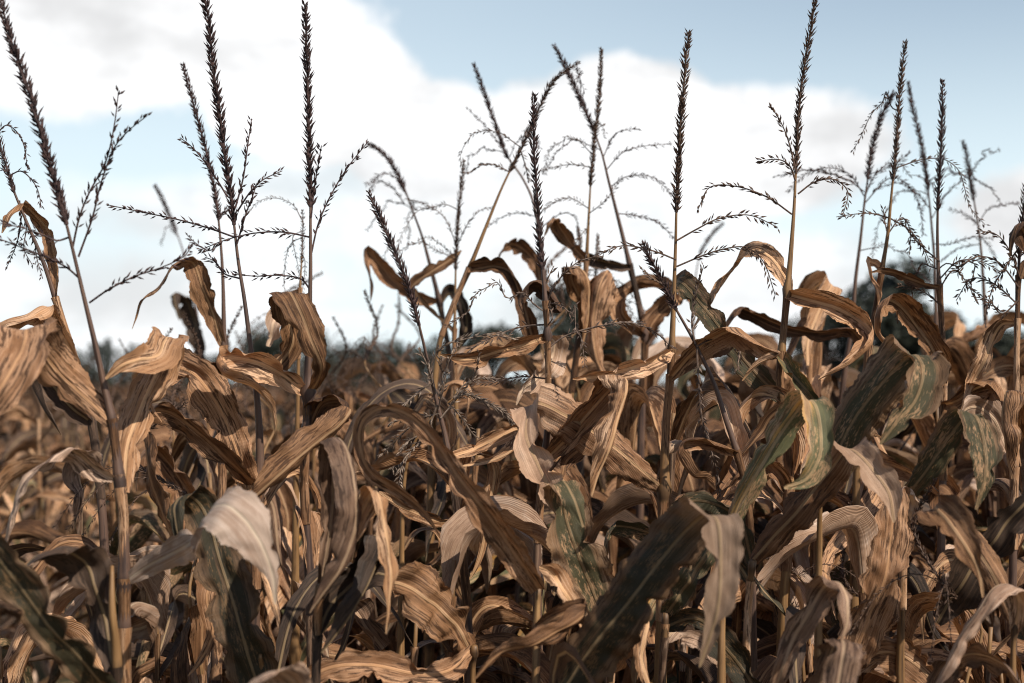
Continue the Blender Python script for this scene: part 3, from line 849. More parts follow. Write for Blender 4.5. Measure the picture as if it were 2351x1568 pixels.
# leaves: plant, look, roll (0 = facing the viewer, 90 = edge on), points (x, y, depth offset m, half width)
LV = [
 ('A','brown',0,[(257,972,0,14,.7,-.7,.2),(195,912,-.0,36,.7,-.7,.3),(130,850,-.02,56,.8,-.6,.2),(82,785,-.06,70,.95,-.3,0),(62,757,-.11,76,1,-.05,0),(50,800,-.16,76,1,0,0),(15,870,-.19,60,.9,.4,0),(-40,950,-.2,34,.8,.5,0),(-100,1030,-.2,4,.8,.6,0)]),
 ('B','tan',0,[(184,874,0,8),(160,800,-.02,30),(120,735,-.03,42),(95,702,-.05,44),(60,722,-.08,44),(10,735,-.09,40),(-40,770,-.09,30),(-80,830,-.09,4)]),
 ('B','dark',15,[(208,968,0,10),(165,935,-.02,30),(120,885,-.03,36),(85,850,-.03,30),(70,880,-.05,26),(100,940,-.06,16),(140,1000,-.06,3)]),
 ('B','tan',35,[(130,690,0,8),(131,620,.01,20),(118,550,.02,26),(88,500,.02,22),(48,468,.0,24),(20,490,-.04,26),(4,535,-.05,4)]),
 ('A','grey',20,[(262,1100,0,10),(215,1072,.0,34),(180,1040,-.02,44),(150,1032,-.05,46),(100,1062,-.08,44),(50,1100,-.1,42),(25,1180,-.11,40),(5,1290,-.11,26),(-10,1400,-.11,3)]),
 ('a','deep',5,[(262,1600,0,30),(190,1520,-.05,50),(110,1430,-.08,56),(30,1330,-.10,58),(-50,1220,-.10,50),(-120,1130,-.1,20)]),
 ('a','dark',10,[(262,1540,.0,18),(240,1420,.02,42),(205,1310,.02,58),(150,1262,-.01,60),(95,1270,-.05,44),(60,1300,-.06,26),(30,1380,-.06,3)]),
 ('C','tan',5,[(513,800,0,8),(492,730,-.01,24),(466,660,-.02,36),(446,608,-.02,34),(425,598,-.04,30),(395,612,-.06,28),(365,655,-.07,26),(325,690,-.07,20),(303,756,-.07,2)]),
 ('X','dark',25,[(468,860,0,10),(455,770,0,26),(430,690,0,26),(402,672,-.05,20),(402,700,-.08,12),(412,735,-.08,2)]),
 ('A','tan',0,[(284,1130,0,12,1,.1,0),(292,1030,.04,36,1,.2,0),(325,930,.08,42,.95,.3,0),(365,850,.10,46,.95,.3,0),(385,778,.09,47,.94,.34,0),(378,785,.05,47,.92,.36,0),(362,815,.03,46,.8,.5,.1),(315,826,.0,32,.3,.9,.2),(278,840,-.01,18,.4,.9,.2),(242,870,-.01,2,.5,.8,.2)]),
 ('D','brown',-10,[(590,1160,0,12),(545,1040,-.02,44),(505,940,-.03,56),(450,862,-.04,58),(385,838,-.06,50),(340,850,-.11,42),(330,890,-.13,34),(350,935,-.13,20),(372,970,-.13,3)]),
 ('C','brown',10,[(514,1060,0,12),(530,980,.02,34),(520,900,.03,44),(480,855,.03,44),(450,840,.0,30),(440,870,-.03,20),(450,910,-.03,4)]),
 ('D','brown',30,[(590,1120,0,10),(530,1062,-.05,32),(465,1000,-.07,38),(405,952,-.08,36),(352,942,-.10,36),(330,970,-.13,42),(338,1060,-.14,46),(362,1150,-.14,42),(395,1235,-.14,26),(420,1300,-.14,3)]),
 ('E','tan',-10,[(706,905,0,10),(650,862,-.03,34),(590,832,-.05,40),(530,822,-.05,40),(498,836,-.07,38),(520,868,-.10,34),(580,890,-.11,28),(618,930,-.11,16),(632,1000,-.11,2)]),
 ('E','tan',4,[(712,905,.0,10,.9,-.3,0),(738,845,-.06,26,.9,-.35,.1),(712,775,-.08,40,.92,-.36,.2),(690,715,-.08,42,.95,-.25,.2),(668,672,-.06,42,1,0,.1),(656,682,-.02,38,.95,.1,.3),(664,740,.02,32,.8,-.2,.5),(672,785,.03,28,.8,.0,.6),(650,825,.03,26,.7,.6,.3),(610,862,.02,20,.5,.8,.2),(560,880,.0,3,.3,.9,.1)]),
 ('F','pale',10,[(690,668,0,8),(655,690,-.01,20),(632,730,-.02,30),(622,770,-.02,24),(614,795,-.02,8)]),
 ('A','bleached',0,[(284,1338,.0,10,.3,.9,.2),(345,1296,-.02,28,.3,.9,.25),(420,1258,-.05,38,.1,.9,.3),(462,1222,-.13,56,-.4,.8,-.2),(485,1168,-.20,70,-.62,.72,-.5),(522,1162,-.235,74,-.62,.7,-.6),(568,1200,-.24,68,-.66,.6,-.6),(606,1262,-.235,46,-.75,.4,-.5),(626,1320,-.23,17,-1,.2,-.3),(632,1388,-.23,2,-1,.1,0)]),
 ('E','tan',-15,[(702,1000,0,10),(770,955,-.06,26),(806,940,-.08,24),(780,975,-.10,32),(715,1025,-.12,42),(640,1090,-.14,40),(585,1140,-.15,22),(540,1175,-.15,3)]),
 ('E','brown',10,[(700,1010,0,8),(735,930,.0,30),(770,915,-.02,40),(800,930,-.03,30),(800,960,-.05,14)]),
 ('c','grey',5,[(738,1345,.05,10),(760,1200,.05,26),(768,1080,.04,34),(774,1008,.02,36),(795,1030,-.03,40),(815,1110,-.05,44),(818,1200,-.06,46),(785,1300,-.07,32),(745,1360,-.07,14),(712,1408,-.07,2)]),
 ('c','tan',8,[(735,1380,.0,10),(800,1240,-.01,24),(845,1150,-.02,34),(868,1130,-.06,36),(885,1220,-.07,42),(898,1310,-.07,38),(893,1390,-.07,18),(886,1455,-.07,2)]),
 ('e','brown',25,[(1238,1352,0,22),(1185,1275,-.03,40),(1115,1175,-.05,42),(1050,1090,-.05,38),(1000,1015,-.04,30),(945,955,-.02,24),(885,936,.0,22),(838,960,.02,20),(825,1010,.03,18),(850,1080,.03,20),(920,1130,.03,22),(970,1170,.03,14),(1010,1230,.03,2)]),
 ('d','tan',-28,[(1085,1505,0,12),(1050,1440,-.02,50),(1000,1390,-.04,66),(950,1355,-.05,66),(918,1340,-.06,50),(896,1338,-.07,8)]),
 ('d','brown',25,[(1084,1490,0,12),(1030,1540,-.05,32),(940,1545,-.08,40),(850,1525,-.1,38),(770,1530,-.12,34),(705,1560,-.12,22),(660,1620,-.12,3)]),
 ('p','grey',10,[(722,1700,0,20),(690,1590,-.02,60),(640,1545,-.05,70),(580,1560,-.09,60),(530,1640,-.1,30),(520,1720,-.1,3)]),
 ('b','deep',3,[(600,1610,0,34),(575,1520,.0,64),(545,1420,.0,72),(515,1320,.02,66),(490,1230,.04,56),(462,1165,.05,44),(430,1138,.03,40),(402,1160,-.01,30),(405,1210,-.03,18),(415,1260,-.03,3)]),
 ('A','pale',-5,[(286,1450,.1,14),(330,1440,.1,44),(360,1420,.08,50),(350,1390,.05,40),(310,1385,.03,34),(280,1410,.02,3)]),
 ('L','tan',12,[(1256,772,0,8),(1210,790,-.02,22),(1150,805,-.03,27),(1090,822,-.04,24),(1050,824,-.05,16),(1010,814,-.05,2)]),
 ('L','pale',10,[(1259,775,.0,10),(1272,790,.03,36),(1262,835,.03,40),(1230,872,.02,26),(1200,895,.01,14),(1185,930,.01,2)]),
 ('J','brown',20,[(1076,622,0,8),(1105,616,-.01,20),(1140,612,-.02,26),(1172,626,-.03,22),(1192,670,-.04,18),(1208,720,-.04,22),(1218,760,-.04,24),(1230,800,-.04,4)]),
 ('K','brown',15,[(1240,650,0,6),(1235,610,0,18),(1205,575,0,22),(1172,560,-.02,26),(1148,580,-.05,18),(1140,604,-.06,2)]),
 ('N','brown',25,[(1348,600,0,8),(1320,570,.0,22),(1290,530,.0,26),(1275,502,-.02,22),(1262,512,-.05,14),(1250,540,-.05,3)]),
 ('M','dark',20,[(1448,612,0,6),(1420,606,-.01,18),(1390,600,-.02,20),(1350,590,-.03,18),(1300,560,-.04,2)]),
 ('N','brown',-5,[(1338,760,0,10),(1362,690,-.02,42),(1385,640,-.03,50),(1395,618,-.06,46),(1375,660,-.09,40),(1362,740,-.09,34),(1370,820,-.09,22),(1395,880,-.09,3)]),
 ('N','tan',5,[(1340,700,0,8),(1312,640,-.03,34),(1322,610,-.05,40),(1350,640,-.08,30),(1352,720,-.08,24),(1340,790,-.08,3)]),
 ('M','tan',25,[(1482,770,0,8),(1430,720,.0,26),(1440,680,.02,24),(1490,660,.02,22),(1530,668,.0,20),(1560,700,-.02,3)]),
 ('M','brown',20,[(1480,790,0,10),(1500,740,0,26),(1540,700,.0,28),(1580,680,.0,22),(1610,700,-.03,16),(1620,740,-.03,3)]),
 ('L','brown',20,[(1252,700,.3,8),(1290,712,.3,20),(1250,650,.3,26),(1215,650,.3,26),(1190,690,.27,16),(1200,720,.25,3)]),
 ('O','tan',14,[(1543,805,0,8),(1500,828,-.02,22),(1440,848,-.03,27),(1390,862,-.04,20),(1350,868,-.04,12),(1315,870,-.04,2)]),
 ('L','tan',5,[(1250,1058,0,10),(1300,1008,-.03,28),(1350,950,-.05,34),(1400,895,-.06,44),(1432,866,-.08,46),(1440,890,-.12,42),(1420,960,-.14,36),(1400,1030,-.15,30),(1375,1090,-.15,18),(1360,1140,-.15,2)]),
 ('O','browntip',-14,[(1524,1122,0,16,0.5,-0.85,0.3),(1465,1072,-0.05,38,0.5,-0.85,0.3),(1390,1010,-0.08,48,0.5,-0.85,0.3),(1310,960,-0.1,54,0.5,-0.85,0.3),(1240,926,-0.12,52,0.65,-0.72,0.2),(1216,940,-0.16,46,0.8,-0.55,0),(1208,1000,-0.19,38,0.93,-0.35,0),(1232,1060,-0.2,44,0.9,-0.4,0),(1262,1120,-0.2,36,0.88,-0.45,0),(1295,1160,-0.2,16,0.8,-0.55,0),(1318,1178,-0.2,2,0.8,-0.55,0)]),
 ('O','brown',10,[(1522,1140,.05,12),(1460,1080,.06,34),(1400,1040,.07,44),(1340,1030,.07,36),(1300,1060,.04,24),(1290,1100,.03,4)]),
 ('g','green',0,[(1408,1490,0,26),(1370,1380,-.01,54),(1330,1280,-.02,60),(1300,1190,-.02,56),(1292,1120,-.03,52),(1296,1105,-.06,48),(1320,1150,-.09,30),(1340,1210,-.09,4)]),
 ('f','deeptip',12,[(1285,1600,0,40,0.66,0.75,-0.3),(1350,1500,-0.02,66,0.66,0.75,-0.3),(1440,1385,-0.04,70,0.66,0.75,-0.3),(1520,1285,-0.05,68,0.66,0.75,-0.3),(1578,1215,-0.06,62,0.75,0.62,-0.25),(1618,1182,-0.09,56,0.95,0.3,-0.1),(1648,1200,-0.13,50,1,0.1,0),(1655,1290,-0.15,46,1,0,0),(1648,1390,-0.16,38,1,0,0),(1630,1460,-0.16,20,1,0,0),(1606,1532,-0.16,2,1,0,0)]),
 ('O','green',30,[(1520,1240,.05,8),(1480,1220,.05,22),(1430,1208,.05,24),(1398,1216,.03,22),(1386,1255,.01,20),(1392,1310,.01,14),(1412,1370,.01,2)]),
 ('h','green',5,[(1530,1412,0,14),(1556,1372,-.02,34),(1590,1320,-.03,38),(1620,1270,-.03,30),(1650,1230,-.03,4)]),
 ('O','tan',-5,[(1539,868,0,8),(1590,810,-.03,28),(1640,775,-.05,36),(1690,756,-.06,36),(1722,772,-.09,34),(1760,800,-.11,26),(1792,812,-.11,16),(1740,840,-.12,12),(1705,875,-.12,2)]),
 ('Q','green',8,[(1797,918,.02,12),(1740,862,.02,30),(1680,790,.02,32),(1615,705,.02,30),(1570,652,.02,30),(1548,655,.06,26),(1540,700,.07,20),(1560,740,.06,4)]),
 ('Q','tan',28,[(1814,672,.0,8),(1800,632,.03,22),(1768,590,.06,26),(1725,574,.09,27),(1690,612,.12,28),(1650,665,.13,28),(1620,710,.13,16),(1590,760,.13,3)]),
 ('S','brown',45,[(1990,800,.3,8),(1950,755,.3,20),(1880,762,.3,22),(1800,748,.3,22),(1740,722,.3,24),(1695,706,.28,24),(1672,730,.24,20),(1650,780,.22,3)]),
 ('Q','tan',0,[(1808,676,0,9),(1860,690,-.02,28),(1920,708,-.03,34),(1970,735,-.04,30),(2000,765,-.07,28),(1995,800,-.10,24),(1950,838,-.11,14),(1915,856,-.11,10),(1880,872,-.11,2)]),
 ('U','tan',-8,[(2164,882,0,8),(2148,820,-.02,30),(2110,755,-.03,38),(2066,704,-.04,36),(2035,688,-.07,28),(2012,712,-.10,20),(2008,760,-.10,16),(2040,800,-.10,10),(2070,815,-.1,2)]),
 ('j','green',28,[(1884,1120,0,20,0.7,0.7,-0.45),(1915,1050,-0.02,48,0.7,0.7,-0.45),(1965,960,-0.04,58,0.7,0.7,-0.45),(2020,885,-0.05,62,0.7,0.7,-0.45),(2068,835,-0.06,64,0.8,0.55,-0.35),(2100,815,-0.08,62,0.95,0.3,-0.1),(2118,850,-0.12,56,1,0.2,0),(2100,920,-0.14,44,0.9,0.4,0),(2062,965,-0.15,28,0.8,0.55,0),(2020,1020,-0.15,3,0.7,0.7,0)]),
 ('k','yellow',15,[(1668,1240,0,12,0.75,0.65,-0.25),(1700,1150,-0.01,24,0.75,0.65,-0.25),(1760,1050,-0.03,32,0.75,0.65,-0.25),(1815,965,-0.04,36,0.85,0.5,-0.1),(1848,922,-0.06,38,0.95,0.25,0),(1872,930,-0.1,36,1,0.1,0),(1885,990,-0.12,38,1,0,0),(1880,1050,-0.13,36,1,0,0),(1850,1100,-0.13,20,1,0.1,0),(1800,1120,-0.13,3,0.8,0.5,0)]),
 ('Q','yellow',5,[(1790,815,0,10),(1822,862,-.03,30),(1858,905,-.04,28),(1895,950,-.05,22),(1930,1005,-.05,3)]),
 ('i','browntip',8,[(1726,1288,0,14,0.66,0.75,-0.3),(1780,1228,-0.02,34,0.66,0.75,-0.3),(1850,1150,-0.04,46,0.66,0.75,-0.3),(1905,1080,-0.05,48,0.75,0.65,-0.2),(1940,1035,-0.07,42,0.95,0.2,0),(1968,1040,-0.11,40,0.9,-0.4,0),(2008,1085,-0.13,42,0.8,-0.6,0),(2042,1135,-0.14,28,0.8,-0.6,0),(2052,1200,-0.14,2,0.9,-0.4,0)]),
 ('m','pale',10,[(2074,1200,0,10),(2096,1160,-.02,30),(2080,1125,-.03,34),(2055,1140,-.06,30),(2060,1185,-.07,4)]),
 ('l','brown',0,[(1950,1525,0,30),(1990,1430,-.02,62),(2025,1340,-.03,64),(2045,1250,-.03,58),(2050,1170,-.02,44),(2040,1120,.0,28),(2020,1090,.03,6)]),
 ('m','green',10,[(2076,1145,0,14,0.7,0.7,-0.3),(2130,1075,-0.03,34,0.7,0.7,-0.3),(2180,1005,-0.05,40,0.7,0.7,-0.3),(2218,955,-0.06,40,0.9,0.4,-0.1),(2242,958,-0.1,38,1,0.1,0),(2262,1020,-0.12,40,1,0,0),(2262,1090,-0.13,26,1,0,0),(2240,1170,-0.13,3,1,0,0)]),
 ('n','tan',-10,[(2328,1430,.0,10,.8,-.6,0),(2290,1340,.02,30,.8,-.6,0),(2230,1240,.03,42,.75,-.66,0),(2170,1172,.0,46,.74,-.67,0),(2150,1166,-.04,46,.74,-.67,0),(2178,1200,-.08,48,.8,-.6,.1),(2222,1262,-.1,32,.9,-.4,.1),(2247,1310,-.1,12,1,-.2,0),(2257,1372,-.1,2,1,-.1,0)]),
 ('n','dark',0,[(2150,1430,.12,10),(2200,1350,.1,56),(2265,1260,.08,64),(2330,1180,.06,60),(2390,1110,.06,40)]),
 ('o','grey',10,[(1772,1610,0,14),(1800,1520,-.01,28),(1842,1430,-.02,36),(1885,1360,-.03,40),(1918,1335,-.06,40),(1945,1370,-.10,38),(1945,1430,-.11,24),(1930,1480,-.11,3)]),
 ('q','grey',-4,[(1868,1640,0,20),(1888,1550,-.01,46),(1912,1490,-.02,52),(1932,1466,-.05,52),(1936,1500,-.09,50),(1925,1570,-.1,44),(1905,1640,-.1,3)]),
 ('n','grey',20,[(2328,1450,0,10),(2340,1380,-.03,34),(2315,1342,-.06,40),(2280,1355,-.09,38),(2230,1420,-.1,36),(2180,1510,-.11,32),(2130,1600,-.11,20)]),
 ('r','grey',5,[(2140,1600,0,20),(2180,1520,-.02,50),(2240,1500,-.05,56),(2310,1530,-.08,44),(2350,1600,-.08,4)]),
 ('l','tan',0,[(1945,1540,.05,14),(2010,1500,.06,46),(2060,1500,.06,58),(2120,1540,.05,50),(2170,1600,.04,20)]),
 ('W','brown',0,[(2345,640,0,8),(2362,580,.0,30),(2350,530,-.01,36),(2335,515,-.04,30),(2322,545,-.06,14),(2318,590,-.06,3)]),
 ('V','brown',30,[(2262,760,0,8),(2300,745,.0,18),(2240,775,-.03,20),(2190,800,-.04,14),(2165,815,-.04,3)]),
 ('W','tan',25,[(2336,740,0,8),(2300,745,.02,18),(2275,790,.03,24),(2250,850,.03,24),(2225,905,.03,14),(2205,960,.03,3)]),
 ('U','tan',0,[(2165,930,0,8),(2200,918,-.03,24),(2245,890,-.05,32),(2282,878,-.08,34),(2305,900,-.11,24),(2310,950,-.12,3)]),
 ('W','tan',-5,[(2330,1020,0,8),(2325,960,-.02,30),(2318,905,-.03,34),(2305,905,-.06,30),(2302,980,-.08,28),(2312,1050,-.08,18),(2322,1100,-.08,2)]),
 ('W','pale',10,[(2328,1080,.0,8),(2300,1000,.03,36),(2270,950,.03,44),(2230,935,.0,40),(2200,965,-.03,24),(2190,1010,-.03,3)]),
 ('S','tan',20,[(2024,622,0,6),(2012,606,.01,12),(1990,600,.01,16),(1996,630,-.01,18),(2012,670,-.01,20),(2016,700,-.01,3)]),
 ('U','brown',30,[(2158,660,0,5),(2110,648,.02,14),(2065,630,.02,18),(2030,622,.02,10),(2000,625,.02,2)]),
 ('P','tan',25,[(1692,1042,0,8),(1650,1020,-.03,17),(1600,1008,-.04,20),(1565,1014,-.06,20),(1558,1050,-.08,20),(1590,1095,-.09,22),(1620,1100,-.09,16),(1642,1125,-.09,2)]),
 ('G','brown',20,[(1006,690,0,6),(960,680,-.02,20),(910,650,-.03,26),(870,605,-.04,22),(838,572,-.05,16),(836,600,-.08,12),(848,640,-.09,14),(850,690,-.09,3)]),
 ('I','tan',15,[(1043,760,.1,6),(960,680,.1,8),(950,655,.1,16),(990,625,.1,20),(1040,592,.1,14),(1060,575,.1,2)]),
 ('G','dark',35,[(1012,700,0,6),(1035,672,0,16),(1060,690,-.02,18),(1072,740,-.03,20),(1060,785,-.03,16),(1040,820,-.03,3)]),
 ('H','tan',18,[(1030,1050,0,8),(1090,1030,.02,20),(1150,1000,.03,24),(1190,985,.03,20),(1180,1030,.01,22),(1120,1060,.0,16),(1060,1070,.0,2)]),
 ('H','tan',10,[(1052,1200,0,8),(1010,1196,-.02,18),(960,1180,-.03,22),(900,1150,-.04,22),(870,1130,-.04,3)]),
 ('g','tan',0,[(1402,1540,0,8),(1430,1500,-.03,30),(1462,1440,-.04,38),(1488,1420,-.05,30),(1480,1470,-.07,30),(1475,1520,-.08,24),(1500,1600,-.08,4)]),
 ('h','grey',10,[(1526,1470,.03,10),(1560,1440,.03,40),(1610,1450,.02,50),(1655,1500,.0,44),(1680,1590,.0,20)]),
 ('h','deep',10,[(1524,1440,.0,12),(1600,1420,-.02,30),(1660,1480,-.03,36),(1720,1560,-.03,34),(1760,1640,-.03,12)]),
 ('i','green',12,[(1728,1300,.1,10),(1700,1200,.1,26),(1650,1160,.1,30),(1590,1150,.1,28),(1550,1170,.08,20),(1530,1210,.08,4)]),
 ('i','deep',15,[(1722,1340,.05,10),(1690,1280,.06,24),(1740,1340,.06,30),(1800,1410,.05,24),(1840,1460,.05,4)]),
 ('Q','brown',5,[(1808,1130,0,10),(1790,1090,-.01,24),(1752,1060,-.02,30),(1700,1080,-.04,26),(1660,1140,-.05,3)]),
 ('e','brown',15,[(1232,1440,0,10),(1290,1410,-.02,30),(1350,1400,-.03,36),(1300,1440,-.06,36),(1220,1480,-.08,36),(1150,1500,-.08,24),(1090,1560,-.08,3)]),
 ('e','tan',10,[(1238,1300,.0,8),(1262,1310,.02,24),(1290,1350,.03,32),(1320,1400,.03,24),(1340,1450,.03,3)]),
 ('c','dark',12,[(726,1470,0,12),(760,1390,.02,34),(830,1320,.03,44),(880,1240,.03,40),(850,1330,.0,36),(800,1420,-.02,30),(740,1500,-.03,4)]),
 ('E','grey',5,[(716,1420,0,10),(770,1380,.03,34),(810,1400,.04,44),(840,1440,.03,38),(880,1490,.03,20)]),
 ('C','brown',8,[(500,1400,0,12),(470,1260,.03,36),(440,1150,.04,44),(400,1080,.04,46),(350,1030,.03,40),(320,1050,.0,30),(310,1130,-.02,3)]),
]
BR_HUSK = {'H': 'pale', 'L': 'mid', 'P': 'mid', 'W': 'brown', 'U': 'brown', 'S': 'brown'}

HERO = {}
HERO_LINE = {}
def build_front():
    rg = np.random.default_rng(21)
    for key, (d, st, ns, husk, size, label) in PL.items():
        top_pts = np.array([at(x, y, d) for x, y in st])
        if key == 'D' or key in 'fopqr':
            pass
        # straighten to the ground below the picture
        b = top_pts[-1]
        lean = top_pts[-1] - top_pts[-2]
        lean = lean / max(abs(lean[2]), 1e-3) * 0.5
        g = b + lean * b[2] * 0.5
        base = np.array([g[0], g[1], 0.0])
        mid = b * 0.5 + base * 0.5 + np.array([0.01, 0.0, 0.0])
        root = empty('maize_plant', base)
        tag(root, label, 'maize plant', 'maize plants in the front row')
        HERO[key] = (root, base, d)
        line = np.concatenate([top_pts, [mid, base]])
        line[:, 1] += 0.012 * np.sin(np.linspace(0, 9, len(line)) + ord(key)) * np.linspace(1, 0, len(line))
        fine = catmull(line, 260)
        arc = np.concatenate([[0], np.cumsum(np.linalg.norm(np.diff(fine, axis=0), axis=1))])
        if ns:
            dd = np.linalg.norm(fine - line[ns - 1], axis=1)
            k = int(np.argmin(dd))
            spike = catmull(fine[:k + 1][::-1][:: max(1, k // 14)], 40)
            tas = tassel_axis(spike, rg, TASSEL[husk], root, base, 0.94 * size * (1.12 if d > 2.8 else 1.0), 1.15 if d > 2.8 else 1.0)
            for bpts in BR.get(key, []):
                n = len(bpts)
                zz = rg.uniform(-0.05, 0.05) * np.linspace(0, 1, n) + rg.uniform(-.02, .02) * np.sin(np.linspace(0, 3.1, n))
                Bp = np.array([at(x, y, d + z) for (x, y), z in zip(bpts, zz)])
                tassel_branch(catmull(Bp, 34), rg, TASSEL[BR_HUSK.get(key, husk)], tas, base, min(size, 1.0) if husk != 'pale' else 1.0)
            # finer threads springing from the neck of the spike
            for _ in range(2 if key in 'GIJKLMNRSTUVW' else 0):
                i0 = min(k + int(rg.uniform(-14, 16)), len(fine) - 1)
                a, L_, rise = rg.uniform(0, 6.28), rg.uniform(0.10, 0.19), rg.uniform(0.25, 1.1)
                tt = np.linspace(0, 1, 9)[:, None]
                out = np.array([[math.cos(a), 0.6 * math.sin(a), 0.0]])
                Bp = fine[i0] + out * L_ * (tt ** 0.9) + np.array([[0, 0, 1.0]]) * L_ * (rise * tt - rg.uniform(0.7, 1.5) * tt ** 2.4)
                Bp[2:] += rg.normal(0, 0.006, (7, 3))
                tassel_branch(catmull(Bp, 26), rg, TASSEL[BR_HUSK.get(key, husk)], tas, base, 0.8)
            stalk_pts = np.concatenate([fine[max(k - 2, 0):k + 1], line[ns:]]) if ns < len(line) else fine[k:]
        else:
            stalk_pts = line
        nodes = [1.52, 1.36, 1.18, 1.0, 0.82, 0.64, 0.46, 0.3]
        for L in LV:
            if L[0] == key:
                nodes.append(at(L[3][0][0], L[3][0][1], d)[2])
        rt = 0.0017 if ns else 0.0020
        if husk == 'pale' or key == 'F':
            rt = 0.0012
        stalk_mesh(stalk_pts, rt, 0.0088, nodes, 'stalk', root, STALK_G if key in 'ABCDEHRPGKMTVLUXYW' else STALK, base, 1.0 if ns else 0.5)
        HERO_LINE[key] = (stalk_pts, rt)
        # more leaves from the nodes between and below the measured ones
        z0, z1 = at(0, 1560, d)[2], min(at(0, 1000, d)[2], stalk_pts[0][2] - 0.04)
        for j in range(3 if ns and d > 2.0 else 0):
            hz = rg.uniform(z0, max(z1, z0 + 0.02))
            px = np.array([np.interp(-hz, -stalk_pts[:, 2], stalk_pts[:, c]) for c in (0, 1)])
            az_ = rg.choice([0.6, 2.5, 1.1, 2.0]) + rg.uniform(-.3, .3)
            v, f, uv = proc_leaf(0.0, az_, rg, 46, 9, length=rg.uniform(0.22, 0.40), hw=rg.uniform(0.010, 0.019))
            mesh('leaf', v + np.array([px[0], px[1], hz]) - base, f, LEAF[KINDS_W[rg.integers(7)]], root, uv)
        # the leaves below the picture
        zb = at(0, 1600, d)[2]
        a0 = rg.uniform(0, 6.28)
        for j, hz in enumerate([h for h in (1.38, 1.2, 1.02, 0.84, 0.62) if h < zb - 0.02]):
            px = np.array([np.interp(-hz, -stalk_pts[:, 2], stalk_pts[:, c]) for c in (0, 1)])
            v, f, uv = proc_leaf(0.0, a0 + j * math.pi + rg.uniform(-.5, .5), rg, 18, 5)
            v = v + np.array([px[0], px[1], hz]) - base
            mesh('leaf', v, f, LEAF[KINDS_W[rg.integers(len(KINDS_W))]], root, uv)
            sheath_mesh(stalk_pts, hz + 0.004, 0.13, 0.0082, 0.0084, root, LEAF[['tan', 'brown', 'grey'][j % 3]], base)

def build_leaves():
    rg = np.random.default_rng(5)
    flat_seen = {'j': 0, 'f': 0, 'b': 0, 'a': 0, 'l': 0, 'g': 0, 'd': 0}
    for key, look, roll, pts in LV:
        flat = 0.35 if look in ('green', 'deep', 'deeptip') or key in flat_seen else 1.0
        root, base, d = HERO[key]
        Q = np.array([list(at(q[0], q[1], d + q[2])) + [q[3] / FPX * (d + q[2])] for q in pts])
        given = len(pts[0]) == 7
        if given:                                # the way the blade's width lies at each point: right, down, away
            Q = np.concatenate([Q, np.array([unit(cr * q[4] - cu * q[5] + cf * q[6]) for q in pts])], 1)
        ln, rt = HERO_LINE[key]
        bz = at(pts[0][0], pts[0][1], d)[2]
        if ln[-1][2] + 0.2 < bz < ln[0][2] - 0.02:
            arc = (ln[0][2] - bz) / 0.75
            rr_ = lambda q: rt + (0.0088 - rt) * min(max(q, 0), 1) ** (1.0 if rt < 0.0019 else 0.5)
            sheath_mesh(ln, bz + 0.006, 0.13, rr_(arc + 0.17), rr_(arc), root, LEAF['tan' if look in ('green', 'deep', 'deeptip', 'yellow', 'pale', 'bleached', 'browntip') else look], base)
        n = max(120, 18 * len(pts))
        C = catmull(Q, n)
        P, hw = C[:, :3], np.maximum(C[:, 3] * (0.95 if given or flat < 1 else 0.84), 0.0008)
        T0 = unit(P[1] - P[0])
        tx, ty = np.dot(T0, cr), np.dot(T0, cu)
        pp = unit(cr * -ty + cu * tx)
        a = R(roll)
        w0 = pp * math.cos(a) + cf * math.sin(a)
        t = np.linspace(0, 1, n)
        tw = 0.16 * np.sin(t * rg.uniform(5, 11) + rg.uniform(0, 6)) * t
        P = P + np.outer(0.004 * np.sin(t * rg.uniform(14, 26) + rg.uniform(0, 6)) * np.sin(t * math.pi), cf)
        v, f, uv = ribbon(P, C[:, 4:7] if given else w0, hw, tw, K=17, crease=rg.uniform(0.012, 0.045), fold=rg.uniform(0.15, 0.75) * (0.5 if given else flat), curl=rg.uniform(-0.15, 0.95) * (0.5 if given else flat), wave=rg.uniform(0.25, 0.6) * (0.55 if given else 1), wl=0.06, jag=0.09, rg=rg, crumple=5, tears=8)
        mesh('leaf', v - base, f, LEAF[look], root, uv, along=np.repeat(t, 17))

build_front()
build_leaves()
